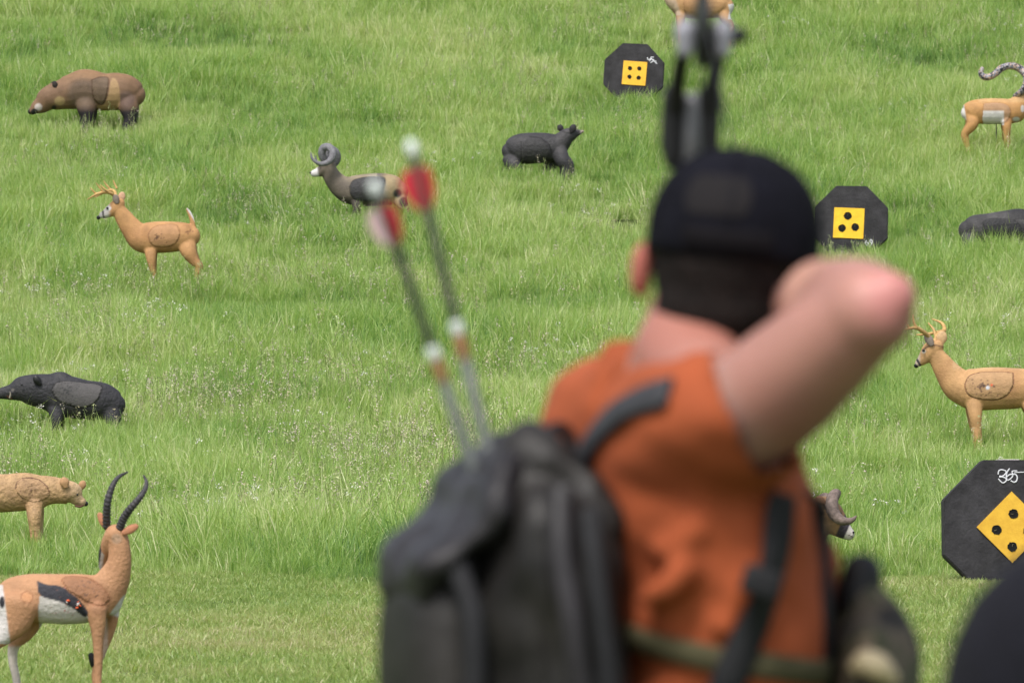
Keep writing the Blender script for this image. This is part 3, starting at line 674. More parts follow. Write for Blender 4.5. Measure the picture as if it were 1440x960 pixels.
# ---- black bear, centre
def black_bear():
    B = Beast('bear_target', 88.3, 755, 'black bear target walking right with ears up, upper middle of the slope')
    B.t([(816, 186, 3.6, .9), (811, 187, 5.6, .9), (804, 189, 9.5, .85), (797, 192, 11.5, .85), (790, 199, 14, .8), (783, 205, 17, .8)])
    B.t([(786, 206, 16, .8), (772, 207.5, 20.5, .85), (750, 208.5, 22, .85), (732, 209.5, 21.5, .85), (721, 211, 18, .85), (716, 213, 12, .9)])
    B.leg([(716, 222, 12, .6), (722, 232, 10), (728, 242, 8.5), (726, 254, 9)], (-.12, ), .9); B.leg([(722, 222, 12, .6), (716, 236, 9), (713, 254, 9)], (.15, ), .9)
    B.leg([(786, 214, 13, .8), (791, 226, 11), (797, 234, 10.5), (796, 254, 9)], (-.14, )); B.leg([(778, 218, 12, .8), (774, 234, 10), (772, 254, 9)], (.15, ))
    def cf(c, X, Y):
        b = np.tile(np.array((.036, .034, .038)), (len(c), 1)); b = lerpc(b, (.068, .064, .066), sm(vnoise(c, 4, 4), 0, .45)*.7)
        b = lerpc(b, (.010, .009, .010), (1-sm(pdist(X, Y, [(745, 192), (760, 194), (772, 203), (776, 216)], False), .4, 1.3))*(c[:, 1] < 0)); b = lerpc(b, (.012, .011, .012), (1-sm(pdist(X, Y, [(733, 199), (733, 228)], False), .2, 1.1))*(c[:, 1] < 0)*.8)
        b = lerpc(b, (.012, .011, .012), (1-sm(pdist(X, Y, [(790, 184), (797, 187), (803, 188)], False), .3, 1.1))); return lerpc(b, (.35, .3, .27), sm(X, 814, 818))
    B.body(cf, .0135, m=FUR)
    ins = sp2([(736, 198), (745, 194), (760, 196), (770, 204), (773, 216), (765, 226), (748, 228), (736, 224)])
    B.insert(ins, (.040, .038, .040), m=FUR)
    em = mat('bear_ear', (.028, .025, .028)); ear(B, (791, 184), (785.5, 175.5), 4.6, .12, em, .5); ear(B, (803, 186), (808, 176), 5, -.1, em, .5)
    blob(B, 'nose', 819, 185, 2, 0, mat('pale_nose', (.32, .25, .22)))
black_bear()
# ---- dark boar, right edge
def boar_right():
    B = Beast('boar_target', 80.6, 1410, 'dark grey boar target lying low in the grass at the right edge')
    B.t([(1360, 324, 14, .9), (1370, 322, 19.5, .85), (1390, 321, 21, .85), (1410, 319, 22.5, .8), (1430, 320, 27, .78), (1448, 322, 25, .8), (1466, 326, 18, .8), (1482, 331, 12), (1498, 335, 7)])
    B.leg([(1362, 332, 12, .7), (1363, 345, 8), (1362, 358, 7)], (-.12, .13)); B.leg([(1440, 338, 13, .7), (1443, 350, 8), (1444, 364, 7)], (-.12, .13))
    ins = sp2([(1382, 313), (1392, 308), (1410, 308), (1428, 311), (1436, 322), (1433, 336), (1420, 342), (1400, 341), (1386, 332)])
    def cf(c, X, Y):
        b = np.tile(np.array((.070, .066, .068)), (len(c), 1)); b = lerpc(b, (.035, .033, .035), sm(vnoise(c, 5, 8), 0, .45)*.8); b = lerpc(b, (.025, .024, .026), sm(X, 1410, 1425)*(1-sm(Y, 305, 312)))
        return lerpc(b, (.01, .01, .01), (1-sm(pdist(X, Y, ins), .4, 1.3))*(c[:, 1] < 0))
    B.body(cf, .0135, m=FUR); B.insert(ins, (.028, .027, .030), m=FUR)
    ear(B, (1462, 312), (1456, 302), 5, -.15, BLACKP, .5); ear(B, (1466, 312), (1461, 302), 5, .15, BLACKP, .5)
boar_right()
# ---- pronghorn, right
def pronghorn():
    B = Beast('antelope_target', 90, 1400, 'tan antelope target with white belly panel and white rump, beneath the coiled snake')
    B.t([(1484, 112, 4, .9), (1476, 107, 6.5, .85), (1466, 103, 8.5, .8), (1458, 104, 8.5, .8)])
    B.t([(1460, 106, 8, .7), (1453, 118, 9.5, .65), (1446, 132, 12.5, .7), (1436, 147, 16, .75), (1425, 156, 17.5, .8)])
    B.t([(1430, 156, 16.5, .8), (1415, 157, 18, .8), (1395, 156.5, 18.3, .82), (1376, 157, 17.5, .8), (1364, 158, 15, .8), (1360, 160, 10, .85)])
    B.leg([(1415, 165, 10, .8), (1415, 178, 6.5), (1415, 192, 5), (1416, 204, 4.5), (1416, 222, 4)], (-.1, .12)); B.leg([(1368, 163, 12, .6), (1366, 176, 8.5), (1357, 189, 5.2), (1359, 202, 4.2), (1361, 222, 4)], (-.09, .12))
    ins = sp2([(1383, 146), (1400, 144.5), (1415, 147), (1421, 155), (1419, 166), (1412, 173), (1400, 174), (1383, 174), (1382, 160)], 4)
    def cf(c, X, Y):
        b = np.tile(np.array((.50, .265, .10)), (len(c), 1)); b = lerpc(b, (.33, .16, .07), (1-sm(np.hypot(X-1415, Y-164), 6, 11))*.6); b = lerpc(b, (.56, .34, .15), 1-sm(Y, 141, 147))
        b = lerpc(b, (.66, .62, .6), 1-sm(X-.15*(Y-158), 1356.5, 1358)*1) if True else b
        b = np.where(((Y > 169) | (Y < 144))[:, None] & (X < 1376)[:, None], np.array((.50, .265, .10)), b)
        b = lerpc(b, (.66, .62, .6), (Y-.0*X > 156)*(Y < 176)*sm(X, 1382, 1383)*(1-sm(X, 1411, 1412.5))); b = lerpc(b, (.66, .62, .6), (1-sm(np.hypot((X-1429)*.8, (Y-168)*1.2), 3, 5)))
        b = lerpc(b, (.66, .62, .6), 1-sm(np.hypot((X-1438), (Y-153)*.5), 2, 3)); b = lerpc(b, (.25, .12, .05), (1-sm(pdist(X, Y, ins), .2, 1))*(c[:, 1] < 0)*.6); return b
    B.body(cf, .013)
    B.insert(ins, (.42, .25, .14), dirt=lambda b, c, X, Y: lerpc(b, (.66, .62, .6), sm(Y, 155.5, 156.5)*(1-sm(X, 1411, 1412.5))), name='flank_insert')
    em = mat('antelope_ear', (.4, .2, .09)); ear(B, (1462, 96), (1456, 86), 4, -.08, em, .4); ear(B, (1464, 96), (1459, 86), 4, .08, em, .4)
    for s in (-1, 1):
        bm = bmesh.new(); tube(bm, [(*B.p(1468, 97, .04*s), 2.4/B.k, 2.4/B.k), (*B.p(1467, 84, .09*s), 2/B.k, 2/B.k), (*B.p(1462, 74, .08*s), .8/B.k, .8/B.k)], n=8); B.part('horn', bm, HORN)
    blob(B, 'eye', 1470, 101, 1.3, -.085, BLACKP)
    # stake under the belly
    bm = bmesh.new(); tube(bm, [(*B.p(1401, 172, 0), .009, .009), (*B.p(1401, 219, 0), .009, .009)], n=8); B.part('stake', bm, mat('stake_metal', (.06, .06, .05)))
    # snake
    c0 = B.o; sn = empty('snake_target', c0+B.p(1438, 140), 'mottled grey snake target with upturned tail, arching above the antelope back', 'animal target')
    off = c0-sn.location; bm = bmesh.new()
    L = [(1381, 97, 3, 0), (1379.5, 103, 4, 0), (1383, 108, 4.6, 0), (1391, 108.5, 4.8, 0), (1400, 103.5, 4.8, 0), (1408, 96.5, 5, 0), (1418, 93, 5, 0), (1428, 94, 5.2, 0), (1437, 99, 5.4, .0), (1443, 107, 5.4, -.06), (1443, 116, 5.4, -.12), (1440, 124, 5, -.16), (1434, 131, 4.4, -.1), (1428, 135, 3.6, -.02), (1427, 138, 2.4, .05)]
    tube(bm, [(*(B.p(x, y, l)+off), r/B.k, r/B.k) for x, y, r, l in L], n=14, sub=6)
    me = mesh_of(bm)
    m, t, b = nodes('snake_skin'); b.inputs['Roughness'].default_value = .5; tc = t.nodes.new('ShaderNodeTexCoord'); v = t.nodes.new('ShaderNodeTexVoronoi'); v.inputs['Scale'].default_value = 45
    r = t.nodes.new('ShaderNodeValToRGB'); r.color_ramp.interpolation = 'CONSTANT'; e = r.color_ramp.elements; e[0].color = (.02, .02, .03, 1); e[1].position = .33; e[1].color = (.30, .27, .27, 1)
    x = e.new(.6); x.color = (.40, .27, .20, 1); x = e.new(.8); x.color = (.15, .15, .19, 1)
    sx = t.nodes.new('ShaderNodeSeparateColor'); t.links.new(tc.outputs['Object'], v.inputs['Vector']); t.links.new(v.outputs['Color'], sx.inputs[0]); t.links.new(sx.outputs[0], r.inputs[0]); t.links.new(r.outputs[0], b.inputs['Base Color'])
    link('snake_body', me, m, sn)
pronghorn()
# ---- top antelope
def top_deer():
    B = Beast('antelope_target', 101.5, 985, 'tan antelope target with white rump cut by the top edge, behind the bow cams')
    B.t([(905, -52, 3.5), (912, -55, 5.5), (921, -58, 7), (927, -57, 7)]); B.t([(925, -55, 7, .7), (932, -38, 9, .7), (940, -20, 12, .75), (950, -2, 16, .8), (960, 5, 17, .8)])
    B.t([(957, 5, 18, .8), (975, 8, 19.5, .8), (995, 7, 19.5, .8), (1013, 8, 18, .8), (1021, 11, 13, .85)])
    B.leg([(958, 14, 10, .8), (957, 30, 6), (958, 45, 4.2), (958, 58, 3.8)], (-.1, .12)); B.leg([(1016, 14, 12, .6), (1021, 28, 7), (1028, 38, 4.4), (1027, 48, 3.6), (1025, 60, 3.4)], (-.09, .12))
    def cf(c, X, Y):
        b = np.tile(np.array((.50, .285, .13)), (len(c), 1)); b = lerpc(b, (.33, .16, .08), (1-sm(np.hypot(X-972, Y-14), 6, 14))*.7); b = lerpc(b, (.55, .42, .32), (1-sm(X-.35*Y, 948, 953))*(Y < 22)*.8)
        b = lerpc(b, (.22, .12, .07), (1-sm(np.hypot(X-946, Y-16), 2, 5))*.6)
        return lerpc(b, (.68, .64, .62), sm(X+.2*abs(Y-16), 1025, 1026.5)*(Y > 6)*(Y < 28))
    B.body(cf, .0145); B.insert(sp2([(960, 0), (972, -4), (990, -2), (996, 8), (990, 20), (975, 24), (963, 18)]), (.44, .24, .11))
    em = mat('far_ear', (.4, .2, .1)); ear(B, (928, -62), (934, -70), 4, -.08, em); ear(B, (926, -62), (931, -71), 4, .08, em)
    for s in (-1, 1):
        bm = bmesh.new(); tube(bm, [(*B.p(922, -62, .04*s), 2/B.k, 2/B.k), (*B.p(922, -74, .09*s), 1.8/B.k, 1.8/B.k), (*B.p(927, -84, .07*s), .7/B.k, .7/B.k)], n=8); B.part('horn', bm, HORN)
top_deer()

# =================================================================== OCTAGONAL BUTTS
BUTT = mat('black_foam', (.038, .036, .040), rough=.8, var=.33, scale=6, bump=.6, bscale=40)
HOLE = mat('hole_black', (.006, .006, .006), rough=.9)
CHALK = mat('chalk', (.62, .62, .66), rough=.9, var=.05)
def butt(d, cx, cy, R, roll, yaw, ycx, ycy, yh, yroll, holes, hr, label, marks, fcol, tape=False):
    c = W(cx, cy, d); k = FPX/d; g = gz(c.x, d); root = empty('target_butt', (c.x, d, g), label, 'archery target', 'black octagonal archery butts')
    Rz = Matrix.Rotation(yaw, 3, 'Z') @ Matrix.Rotation(-.07, 3, 'X'); O = Vector((0, 0, c.z-g)); a = R/k; rr = a/math.cos(math.pi/8)
    T = .16
    def P(px, py, off): return O + Rz @ Vector(((px-cx)/k, -T/2-off, (cy-py)/k))
    bm = bmesh.new(); fr = []; bk = []
    for i in range(8):
        th = roll+math.pi/8+i*math.pi/4; q = Vector((math.cos(th)*rr, 0, math.sin(th)*rr))
        fr.append(bm.verts.new(O+Rz @ (q+Vector((0, -T/2, 0))))); bk.append(bm.verts.new(O+Rz @ (q+Vector((0, T/2, 0)))))
    bm.faces.new(fr); bm.faces.new(bk[::-1])
    for i in range(8): bm.faces.new((fr[i], bk[i], bk[(i+1) % 8], fr[(i+1) % 8]))
    bmesh.ops.bevel(bm, geom=list(bm.edges), offset=.008, segments=2, affect='EDGES')
    link('foam_block', mesh_of(bm), BUTT, root, False)
    bm = bmesh.new(); vs = []
    for off in (.012, -.005):
        vs.append([bm.verts.new(P(ycx+math.cos(yroll+math.pi/4+j*math.pi/2)*yh*1.414, ycy-math.sin(yroll+math.pi/4+j*math.pi/2)*yh*1.414, off)) for j in range(4)])
    bm.faces.new(vs[0]); bm.faces.new(vs[1][::-1])
    for j in range(4): bm.faces.new((vs[0][j], vs[1][j], vs[1][(j+1) % 4], vs[0][(j+1) % 4]))
    m = mat('yellow_face', fcol, rough=.55, var=.2, scale=10, col2=(fcol[0]*.85, fcol[1]*.76, fcol[2]*.7), bump=.2)
    face = link('target_face', mesh_of(bm), m, root, False)
    for x, y in holes:
        bm = bmesh.new(); n = 18; r = hr/k; cc = P(x, y, .0125); ax = Rz @ Vector((1, 0, 0)); az = Rz @ Vector((0, 0, 1)); ny = Rz @ Vector((0, -1, 0))
        prev = None; rg = random.Random(int(x*7+y)); R_ = [r*(1+rg.uniform(-.10, .10)) for _ in range(n)]
        rings = []
        for s, off in ((1.0, .0), (1.0, .0035), (.82, .004), (.7, .0015)):
            rings.append([bm.verts.new(cc+ny*off+(ax*math.cos(2*math.pi*i/n)+az*math.sin(2*math.pi*i/n))*R_[i]*s) for i in range(n)])
        for u, v in zip(rings, rings[1:]):
            for i in range(n): bm.faces.new((u[i], u[(i+1) % n], v[(i+1) % n], v[i]))
        bm.faces.new(rings[-1]); h = link('bullseye', mesh_of(bm), HOLE, face, False)
        bm = bmesh.new(); aa = rg.uniform(0, 6.28); pts = []
        for q in range(3): pts.append((*(cc+ny*.0045+(ax*math.cos(aa+q*.3)+az*math.sin(aa+q*.3))*r*(.55-.25*q)*(1 if q < 3 else .1)), .0028, .002))
        tube(bm, pts, ref=tuple(ny), n=6, sub=2); link('arrow_scar', mesh_of(bm), SCAR, face, False)
    if marks:
        bm = bmesh.new()
        for L, r in marks:
            tube(bm, [(*P(x, y, .003), r/k, .0035) for x, y in L], ref=tuple(Rz @ Vector((0, 1, 0))), n=8, sub=5)
        link('chalk_writing', mesh_of(bm), CHALK, root)
    if tape:
        bm = bmesh.new(); q = P(1419, cy-R-.3, -T/2); box(bm, q, (30/k, .05, .012), Rz, .002); link('white_tape', mesh_of(bm), WHITEP, root, False)
    # ground stakes
    for sx in (-.28, .28):
        bm = bmesh.new(); box(bm, O+Rz @ Vector((sx, T/2+.02, -a*.55)), (.04, .04, a*1.1), Rz, .003)
        link('support_stake', mesh_of(bm), WOOD, root, False)
WOOD = mat('stake_wood', (.2, .13, .07))
SCAR = mat('arrow_scar', (.10, .09, .06), rough=.9)
butt(42, 1420, 742, 95, 0, math.radians(4), 1420.5, 741.5, 35.4, math.pi/4, ((1422.5, 723), (1398.5, 745), (1420.5, 769), (1443, 747)), 6.9,
     'large black octagon target with diamond-turned yellow face and white 365 scrawl, lower right',
     [([(1402, 667), (1403, 662.5), (1407, 661), (1413, 663), (1412, 667), (1408, 670), (1404, 670)], .9), ([(1404, 671), (1411, 672), (1413.5, 676), (1409, 679.5), (1405, 677), (1402.5, 674)], .9),
      ([(1418, 659.5), (1414.5, 665), (1413.5, 671), (1415, 675.5), (1419, 674), (1422.5, 670), (1422, 667.5), (1418, 668), (1414, 671)], .9), ([(1428.5, 662.5), (1422, 663), (1422.5, 667)], .8), ([(1423, 667), (1427, 668), (1429, 672), (1427.5, 677), (1424, 678.5), (1420, 676.5)], 1.0), ([(1425, 665), (1432, 664.5), (1440, 664.5), (1447, 665)], .7)],
     (.66, .40, .04), True)
butt(80.5, 1197, 313.5, 51.5, math.radians(-1), math.radians(-6), 1194, 314.5, 21.3, math.radians(-2.5), ((1192.5, 304.5), (1184.5, 321.5), (1203, 320)), 5.6,
     'black octagon target with square yellow face holding three black bulls, right of the cap',
     [([(1219, 339), (1217, 343), (1219.5, 346), (1222, 343), (1219, 342)], .7), ([(1226, 343), (1223.5, 340.5), (1225, 338), (1227, 340.5), (1225.5, 345), (1222, 348)], .7)],
     (.80, .50, .03))
butt(96, 891.5, 104, 42, math.radians(-3), math.radians(-7), 893, 104, 16.7, math.radians(-4.5), ((886.6, 97), (899.8, 97.5), (885.9, 109), (899, 110.7)), 3.0,
     'black octagon target with square yellow face holding four bulls, left of the bow',
     [([(911, 82), (912, 85), (915, 84.5), (916.5, 81.5)], .7), ([(916.5, 81.5), (920, 81.5)], .6), ([(914, 87), (917, 84), (919, 87), (915.5, 89.5)], .7), ([(919, 84.5), (921, 87.5), (924.5, 91)], .7), ([(920, 87.5), (923.5, 87)], .6)],
     (.80, .46, .04))

# =================================================================== PEOPLE
SKIN = mat('skin', (1, 1, 1), rough=.5, var=.10, scale=9, spec=.4, sss=.08, attr=True)
HAIR = mat('dark_hair', (.013, .009, .008), rough=.8, spec=.15, var=.3, scale=60, bump=.6, bscale=120)
SHIRT = mat('orange_cotton', (.32, .070, .022), rough=.9, var=.12, scale=14, bump=.5, bscale=12)
NAVY = mat('navy_cap_cloth', (.0055, .0055, .0095), rough=.95, var=.2, spec=.12)
BLACKC = mat('black_webbing', (.012, .012, .014), rough=.7, var=.2)
MD = 5.9
mroot = Vector((W(1000, 480, MD).x, MD, gz(.2, MD)))
def M(px, py, dep=0): return W(px, py, MD+dep) - mroot
LAT = Vector((-.28, .96, 0)).normalized(); FWD = Vector((.96, .28, 0)).normalized()
def Q(L): return [(*M(q[0], q[1], q[2]), q[3], q[4] if len(q) > 4 else q[3]) for q in L]
def hand(bm, wrist, dirv, palm_n, L=.085, curl=1.2, r=.0085):
    """palm, four bent fingers of unequal length and a thumb leaving the side of the palm"""
    d = dirv.normalized(); n = (palm_n - d*palm_n.dot(d)).normalized(); s = d.cross(n).normalized()
    tube(bm, [(*(wrist), .026, .02), (*(wrist+d*.04), .038, .017), (*(wrist+d*L), .04, .015)], ref=tuple(n))
    for i, ln in enumerate((.072, .08, .075, .058)):
        b = wrist+d*(L-.005)+s*(-.03+.02*i); a = 0; p = b; pts = [(*b, r, r)]
        for j, f in enumerate((.45, .32, .23)):
            a += curl*(.7 if j == 0 else 1.0); p = p+(d*math.cos(a)+n*math.sin(a))*ln*f; pts.append((*p, r*(1-.1*(j+1)), r*(1-.1*(j+1))))
        tube(bm, pts, ref=tuple(s), n=10, sub=3)
    b = wrist+d*.03-s*.03
    tube(bm, [(*b, .012, .012), (*(b-s*.022+d*.022+n*.01), .011, .011), (*(b-s*.022+d*.045+n*.03), .0095, .0095), (*(b-s*.008+d*.058+n*.045), .008, .008)], ref=tuple(n), n=10, sub=3)
def archer():
    R = empty('person', mroot, 'archer in orange shirt and dark backwards cap, seen from behind with right elbow raised', 'person')
    H = M(1022, 372, .08); F = Vector((.10, .99, 0)).normalized(); SD = F.cross(Vector((0, 0, 1))).normalized(); U = Vector((0, 0, 1))
    HR = Matrix((SD, F, U)).transposed()
    bm = bmesh.new()
    # head with face on the far side
    ell(bm, H, (.076, .094, .10), HR); ell(bm, H+F*.04-U*.062, (.058, .058, .05), HR); ell(bm, H+F*.075-U*.095, (.03, .025, .02), HR)
    tube(bm, [(*(H+F*.088+U*.012), .009, .009), (*(H+F*.108-U*.018), .012, .012), (*(H+F*.1-U*.03), .014, .012)], n=10)
    tube(bm, [(*(H+F*.088-U*.06-SD*.022), .007, .007), (*(H+F*.1-U*.058), .009, .009), (*(H+F*.088-U*.06+SD*.022), .007, .007)], n=10)
    for s in (-1, 1): ell(bm, H+F*.08+U*.022+SD*.033*s, (.018, .012, .009), HR)
    # neck, torso core, arms
    tube(bm, Q([(1000, 420, .08, .058), (975, 480, .07, .057), (962, 530, .06, .062), (950, 590, .07, .058, .085)]), ref=tuple(LAT))
    tube(bm, Q([(955, 615, .08, .07, .13), (975, 700, .08, .095, .165), (995, 850, .08, .095, .15), (1005, 1050, .08, .09, .14), (1005, 1250, .08, .095, .15), (1000, 1420, .08, .1, .155)]), ref=tuple(LAT))
    E = (1222, 437, -.24)
    tube(bm, Q([(985, 612, -.05, .060), (1040, 590, -.10, .060), (1095, 545, -.145, .061), (1150, 498, -.185, .056), (1195, 460, -.22, .049), E+(.043,)]), ref=(0, 0, 1), n=24)
    tube(bm, Q([E+(.047,), (1205, 434, -.19, .052), (1175, 434, -.1, .050), (1145, 437, -.01, .038), (1122, 446, .045, .028)]), ref=(0, 0, 1), n=24)
    wr = M(1122, 446, .045); hand(bm, wr, M(1068, 462, .12)-wr, Vector((-.2, .3, -.9)), curl=1.0)
    LE = (905, 600, .56); wl = M(957, 560, .79)
    tube(bm, Q([(866, 600, .28, .052), (878, 600, .42, .046), LE+(.04,)]), ref=(0, 0, 1)); tube(bm, Q([LE+(.042,), (930, 582, .68, .036), (957, 560, .79, .027)]), ref=(0, 0, 1))
    hand(bm, wl, M(972, 545, .86)-wl, Vector((.9, 0, .1)), curl=1.25)
    # legs
    for s in (-1, 1):
        hip = M(1000, 1420, .08)+LAT*.09*s; ft = Vector((hip.x+.04, hip.y+.16*s, .05))
        kn = (hip+ft)/2+Vector((.03, 0, .02)); tube(bm, [(*hip, .085, .085), (*kn, .055, .055), (*(kn*.45+ft*.55), .05, .05), (*(ft+U*.04), .035, .035)], ref=tuple(LAT))
        tube(bm, [(*(ft-FWD*.04), .035, .035), (*(ft+FWD*.12), .03, .04)], ref=(0, 0, 1))
    for c_, r_ in (((1252, 418, -.26), (.027, .024, .027)), ((1238, 446, -.25), (.030, .03, .030)), ((1112, 545, -.15), (.058, .06, .05)), ((1165, 425, -.10), (.052, .05, .046))): ell(bm, M(*c_), r_)
    tube(bm, Q([(965, 500, .05, .058), (985, 535, .0, .055), (1005, 575, -.05, .055)]), n=20)
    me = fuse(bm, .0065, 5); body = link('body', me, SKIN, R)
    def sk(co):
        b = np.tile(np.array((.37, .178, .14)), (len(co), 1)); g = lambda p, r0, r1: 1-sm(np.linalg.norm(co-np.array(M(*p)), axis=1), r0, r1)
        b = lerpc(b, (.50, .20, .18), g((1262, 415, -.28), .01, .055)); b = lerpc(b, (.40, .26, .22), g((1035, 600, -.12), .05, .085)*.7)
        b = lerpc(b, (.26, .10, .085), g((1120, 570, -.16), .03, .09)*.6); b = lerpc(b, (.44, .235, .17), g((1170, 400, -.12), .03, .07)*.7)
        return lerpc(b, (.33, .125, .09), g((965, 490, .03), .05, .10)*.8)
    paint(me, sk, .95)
    # shirt: torso, both sleeves, collar
    bm = bmesh.new()
    tube(bm, Q([(935, 572, .09, .035, .10), (938, 590, .10, .075, .16), (948, 625, .09, .108, .195), (972, 700, .08, .116, .195), (990, 800, .08, .114, .185), (1002, 930, .08, .112, .17), (1010, 1080, .08, .11, .165), (1010, 1300, .08, .115, .17), (1005, 1400, .08, .118, .175)]), ref=tuple(LAT), n=40, sub=6)
    tube(bm, Q([(920, 612, .05, .07), (965, 612, -.02, .080), (1003, 602, -.075, .079), (1045, 592, -.11, .074), (1085, 566, -.13, .072)]), ref=(0, 0, 1), n=24, cap=True)
    tube(bm, Q([(905, 600, .16, .07), (862, 588, .28, .077), (872, 598, .38, .068), (882, 602, .45, .062)]), ref=(0, 0, 1), n=24)
    for k in range(3): tube(bm, Q([(1040-30*k, 650+50*k, -.10+.02*k, .02), (1000-25*k, 690+60*k, -.10, .016), (930-10*k, 720+60*k, -.07, .010)]), ref=(0, 1, 0), n=10)
    tube(bm, Q([(1075, 690, -.05, .016), (1060, 780, -.09, .018), (1020, 880, -.095, .014)]), n=10)
    tube(bm, Q([(1125, 720, .06, .03), (1138, 800, .06, .03), (1132, 900, .07, .025)]), n=12)
    shirt_me = fuse(bm, .0085, 6)
    # cloth folds: real relief running diagonally down the flank
    co = np.empty(len(shirt_me.vertices)*3); shirt_me.vertices.foreach_get('co', co); co = co.reshape(-1, 3)
    no = np.array([v.normal[:] for v in shirt_me.vertices])
    for i, p in enumerate(co):
        v = noise.noise(Vector((p[0]*6+p[2]*8, p[1]*4, (p[2]-p[0])*14)))+.6*noise.noise(Vector((p[0]*5, p[1]*12, p[2]*26+p[0]*14)))
        co[i] = p+no[i]*.009*v
    shirt_me.vertices.foreach_set('co', co.ravel())
    # open the sleeve ends
    def cut(me, c, n, r, lo=-9):
        b = bmesh.new(); b.from_mesh(me)
        bmesh.ops.delete(b, geom=[f for f in b.faces if (f.calc_center_median()-c).dot(n) > 0 and (f.calc_center_median()-c).length < r and f.calc_center_median().z > c.z+lo+.35*(f.calc_center_median().x-c.x)], context='FACES'); b.to_mesh(me); b.free()
    c1 = M(1038, 592, -.12); cut(shirt_me, c1, Vector((.92, -.12, .39)).normalized(), .125, -.062)
    c2 = M(880, 602, .44); cut(shirt_me, c2, (M(905, 605, .56)-c2).normalized(), .1)
    sh = link('shirt', shirt_me, SHIRT, R)
    # trousers and boots
    bm = bmesh.new(); PANT = mat('dark_trousers', (.06, .055, .045), rough=.9)
    tube(bm, Q([(1006, 1340, .08, .118, .17), (1002, 1440, .08, .12, .18)]), ref=tuple(LAT), n=30)
    boots = []
    for s in (-1, 1):
        hip = M(1000, 1430, .08)+LAT*.09*s; ft = Vector((hip.x+.04, hip.y+.16*s, .05)); kn = (hip+ft)/2+Vector((.03, 0, .02))
        tube(bm, [(*hip, .105, .105), (*kn, .08, .08), (*(ft+U*.07), .065, .065)], ref=tuple(LAT)); boots.append(ft)
    link('trousers', fuse(bm, .012, 5), PANT, R)
    for ft in boots:
        bm = bmesh.new(); tube(bm, [(*(ft-FWD*.05+U*.0), .05, .045), (*(ft+FWD*.15), .042, .05)], ref=tuple(LAT)); tube(bm, [(*(ft+U*.02), .05, .05), (*(ft+U*.13), .055, .055)], ref=tuple(LAT))
        link('boot', fuse(bm, .01, 4), mat('boot_leather', (.05, .03, .02), rough=.6), R)
    # hair (the head leans a little towards the string hand)
    HR = Matrix.Rotation(.10, 3, F) @ HR; U = HR @ Vector((0, 0, 1)); SD = HR @ Vector((1, 0, 0))
    bm = bmesh.new(); ell(bm, H-F*.004+U*.006, (.080, .098, .098), HR); ell(bm, H-F*.03-U*.05, (.071, .066, .044), HR)
    tube(bm, [(*(H-F*.062-U*.05+SD*.006), .05, .03), (*(H-F*.055-U*.082+SD*.016), .032, .02)], ref=tuple(F))
    hm = fuse(bm, .008, 4); b = bmesh.new(); b.from_mesh(hm)
    bmesh.ops.delete(b, geom=[f for f in b.faces if (f.calc_center_median()-H).dot(F) > .035 - .25*max(0, -(f.calc_center_median()-H).z)], context='FACES'); b.to_mesh(hm); b.free()
    link('hair', hm, HAIR, R)
    for s in (-1, 1):
        bm = bmesh.new(); c = H+SD*s*.087-U*.014-F*.0
        ell(bm, c, (.010, .019, .032), HR, 16); ell(bm, c+SD*s*.007-F*.004, (.007, .013, .026), HR, 12); link('ear', fuse(bm, .004, 3), mat('ear_skin', (.40, .12, .09), sss=.1), R)
    for s in (-1, 1):
        bm = bmesh.new(); ell(bm, H+F*.089+U*.014+SD*.033*s, .0095, None, 12); e = link('eye', mesh_of(bm), WHITEP, R)
        bm = bmesh.new(); ell(bm, H+F*.0965+U*.014+SD*.033*s, .0045, None, 10); link('iris', mesh_of(bm), BLACKP, e)
    # cap
    cc = H+U*.029+SD*.002; bm = bmesh.new(); nu, nv = 56, 20; grid = []
    hole = lambda u, t: (abs(u+.08) < .30 and .20 < t < .20+.15*math.sqrt(max(0, 1-((u+.08)/.30)**2)))
    for j in range(nv+1):
        t = -.10+1.10*j/nv; row = []
        for i in range(nu):
            u = 2*math.pi*i/nu; ph = max(0, t)*math.pi/2
            r = math.cos(ph)**.8 if t > 0 else 1.0; z = math.sin(ph)**.95*.092 if t > 0 else t*.22
            row.append(bm.verts.new(cc+HR @ Vector((math.sin(u)*.0925*r+.003, -math.cos(u)*.106*r, z-.012*math.cos(u)*0+.0))))
        grid.append(row)
    for j in range(nv):
        t = -.10+1.10*(j+.5)/nv
        for i in range(nu):
            u = 2*math.pi*(i+.5)/nu; u = u-2*math.pi if u > math.pi else u
            bm.faces.new((grid[j][i], grid[j][(i+1) % nu], grid[j+1][(i+1) % nu], grid[j+1][i]))
    for v in list(bm.verts):
        if not v.link_faces: bm.verts.remove(v)
    bmesh.ops.remove_doubles(bm, verts=bm.verts, dist=.0005)
    r = bmesh.ops.solidify(bm, geom=list(bm.faces), thickness=.003)
    cap = link('cap', mesh_of(bm), NAVY, R)
    bm = bmesh.new(); pg = [[bm.verts.new(cc+HR @ Vector((math.sin(u)*.0945*math.cos(t*math.pi/2)**.8+.003, -math.cos(u)*.108*math.cos(t*math.pi/2)**.8, math.sin(t*math.pi/2)**.95*.094))) for u in np.linspace(-.62-.22*math.sqrt(max(0, 1-((t-.28)/.19)**2))+.25, .12+.22*math.sqrt(max(0, 1-((t-.28)/.19)**2))-.1, 12)] for t in np.linspace(.12, .44, 8)]
    for p_, q_ in zip(pg, pg[1:]):
        for i in range(11): bm.faces.new((p_[i], p_[i+1], q_[i+1], q_[i]))
    link('mesh_panel', mesh_of(bm), mat('cap_mesh', (.0075, .006, .007), rough=.9), cap)
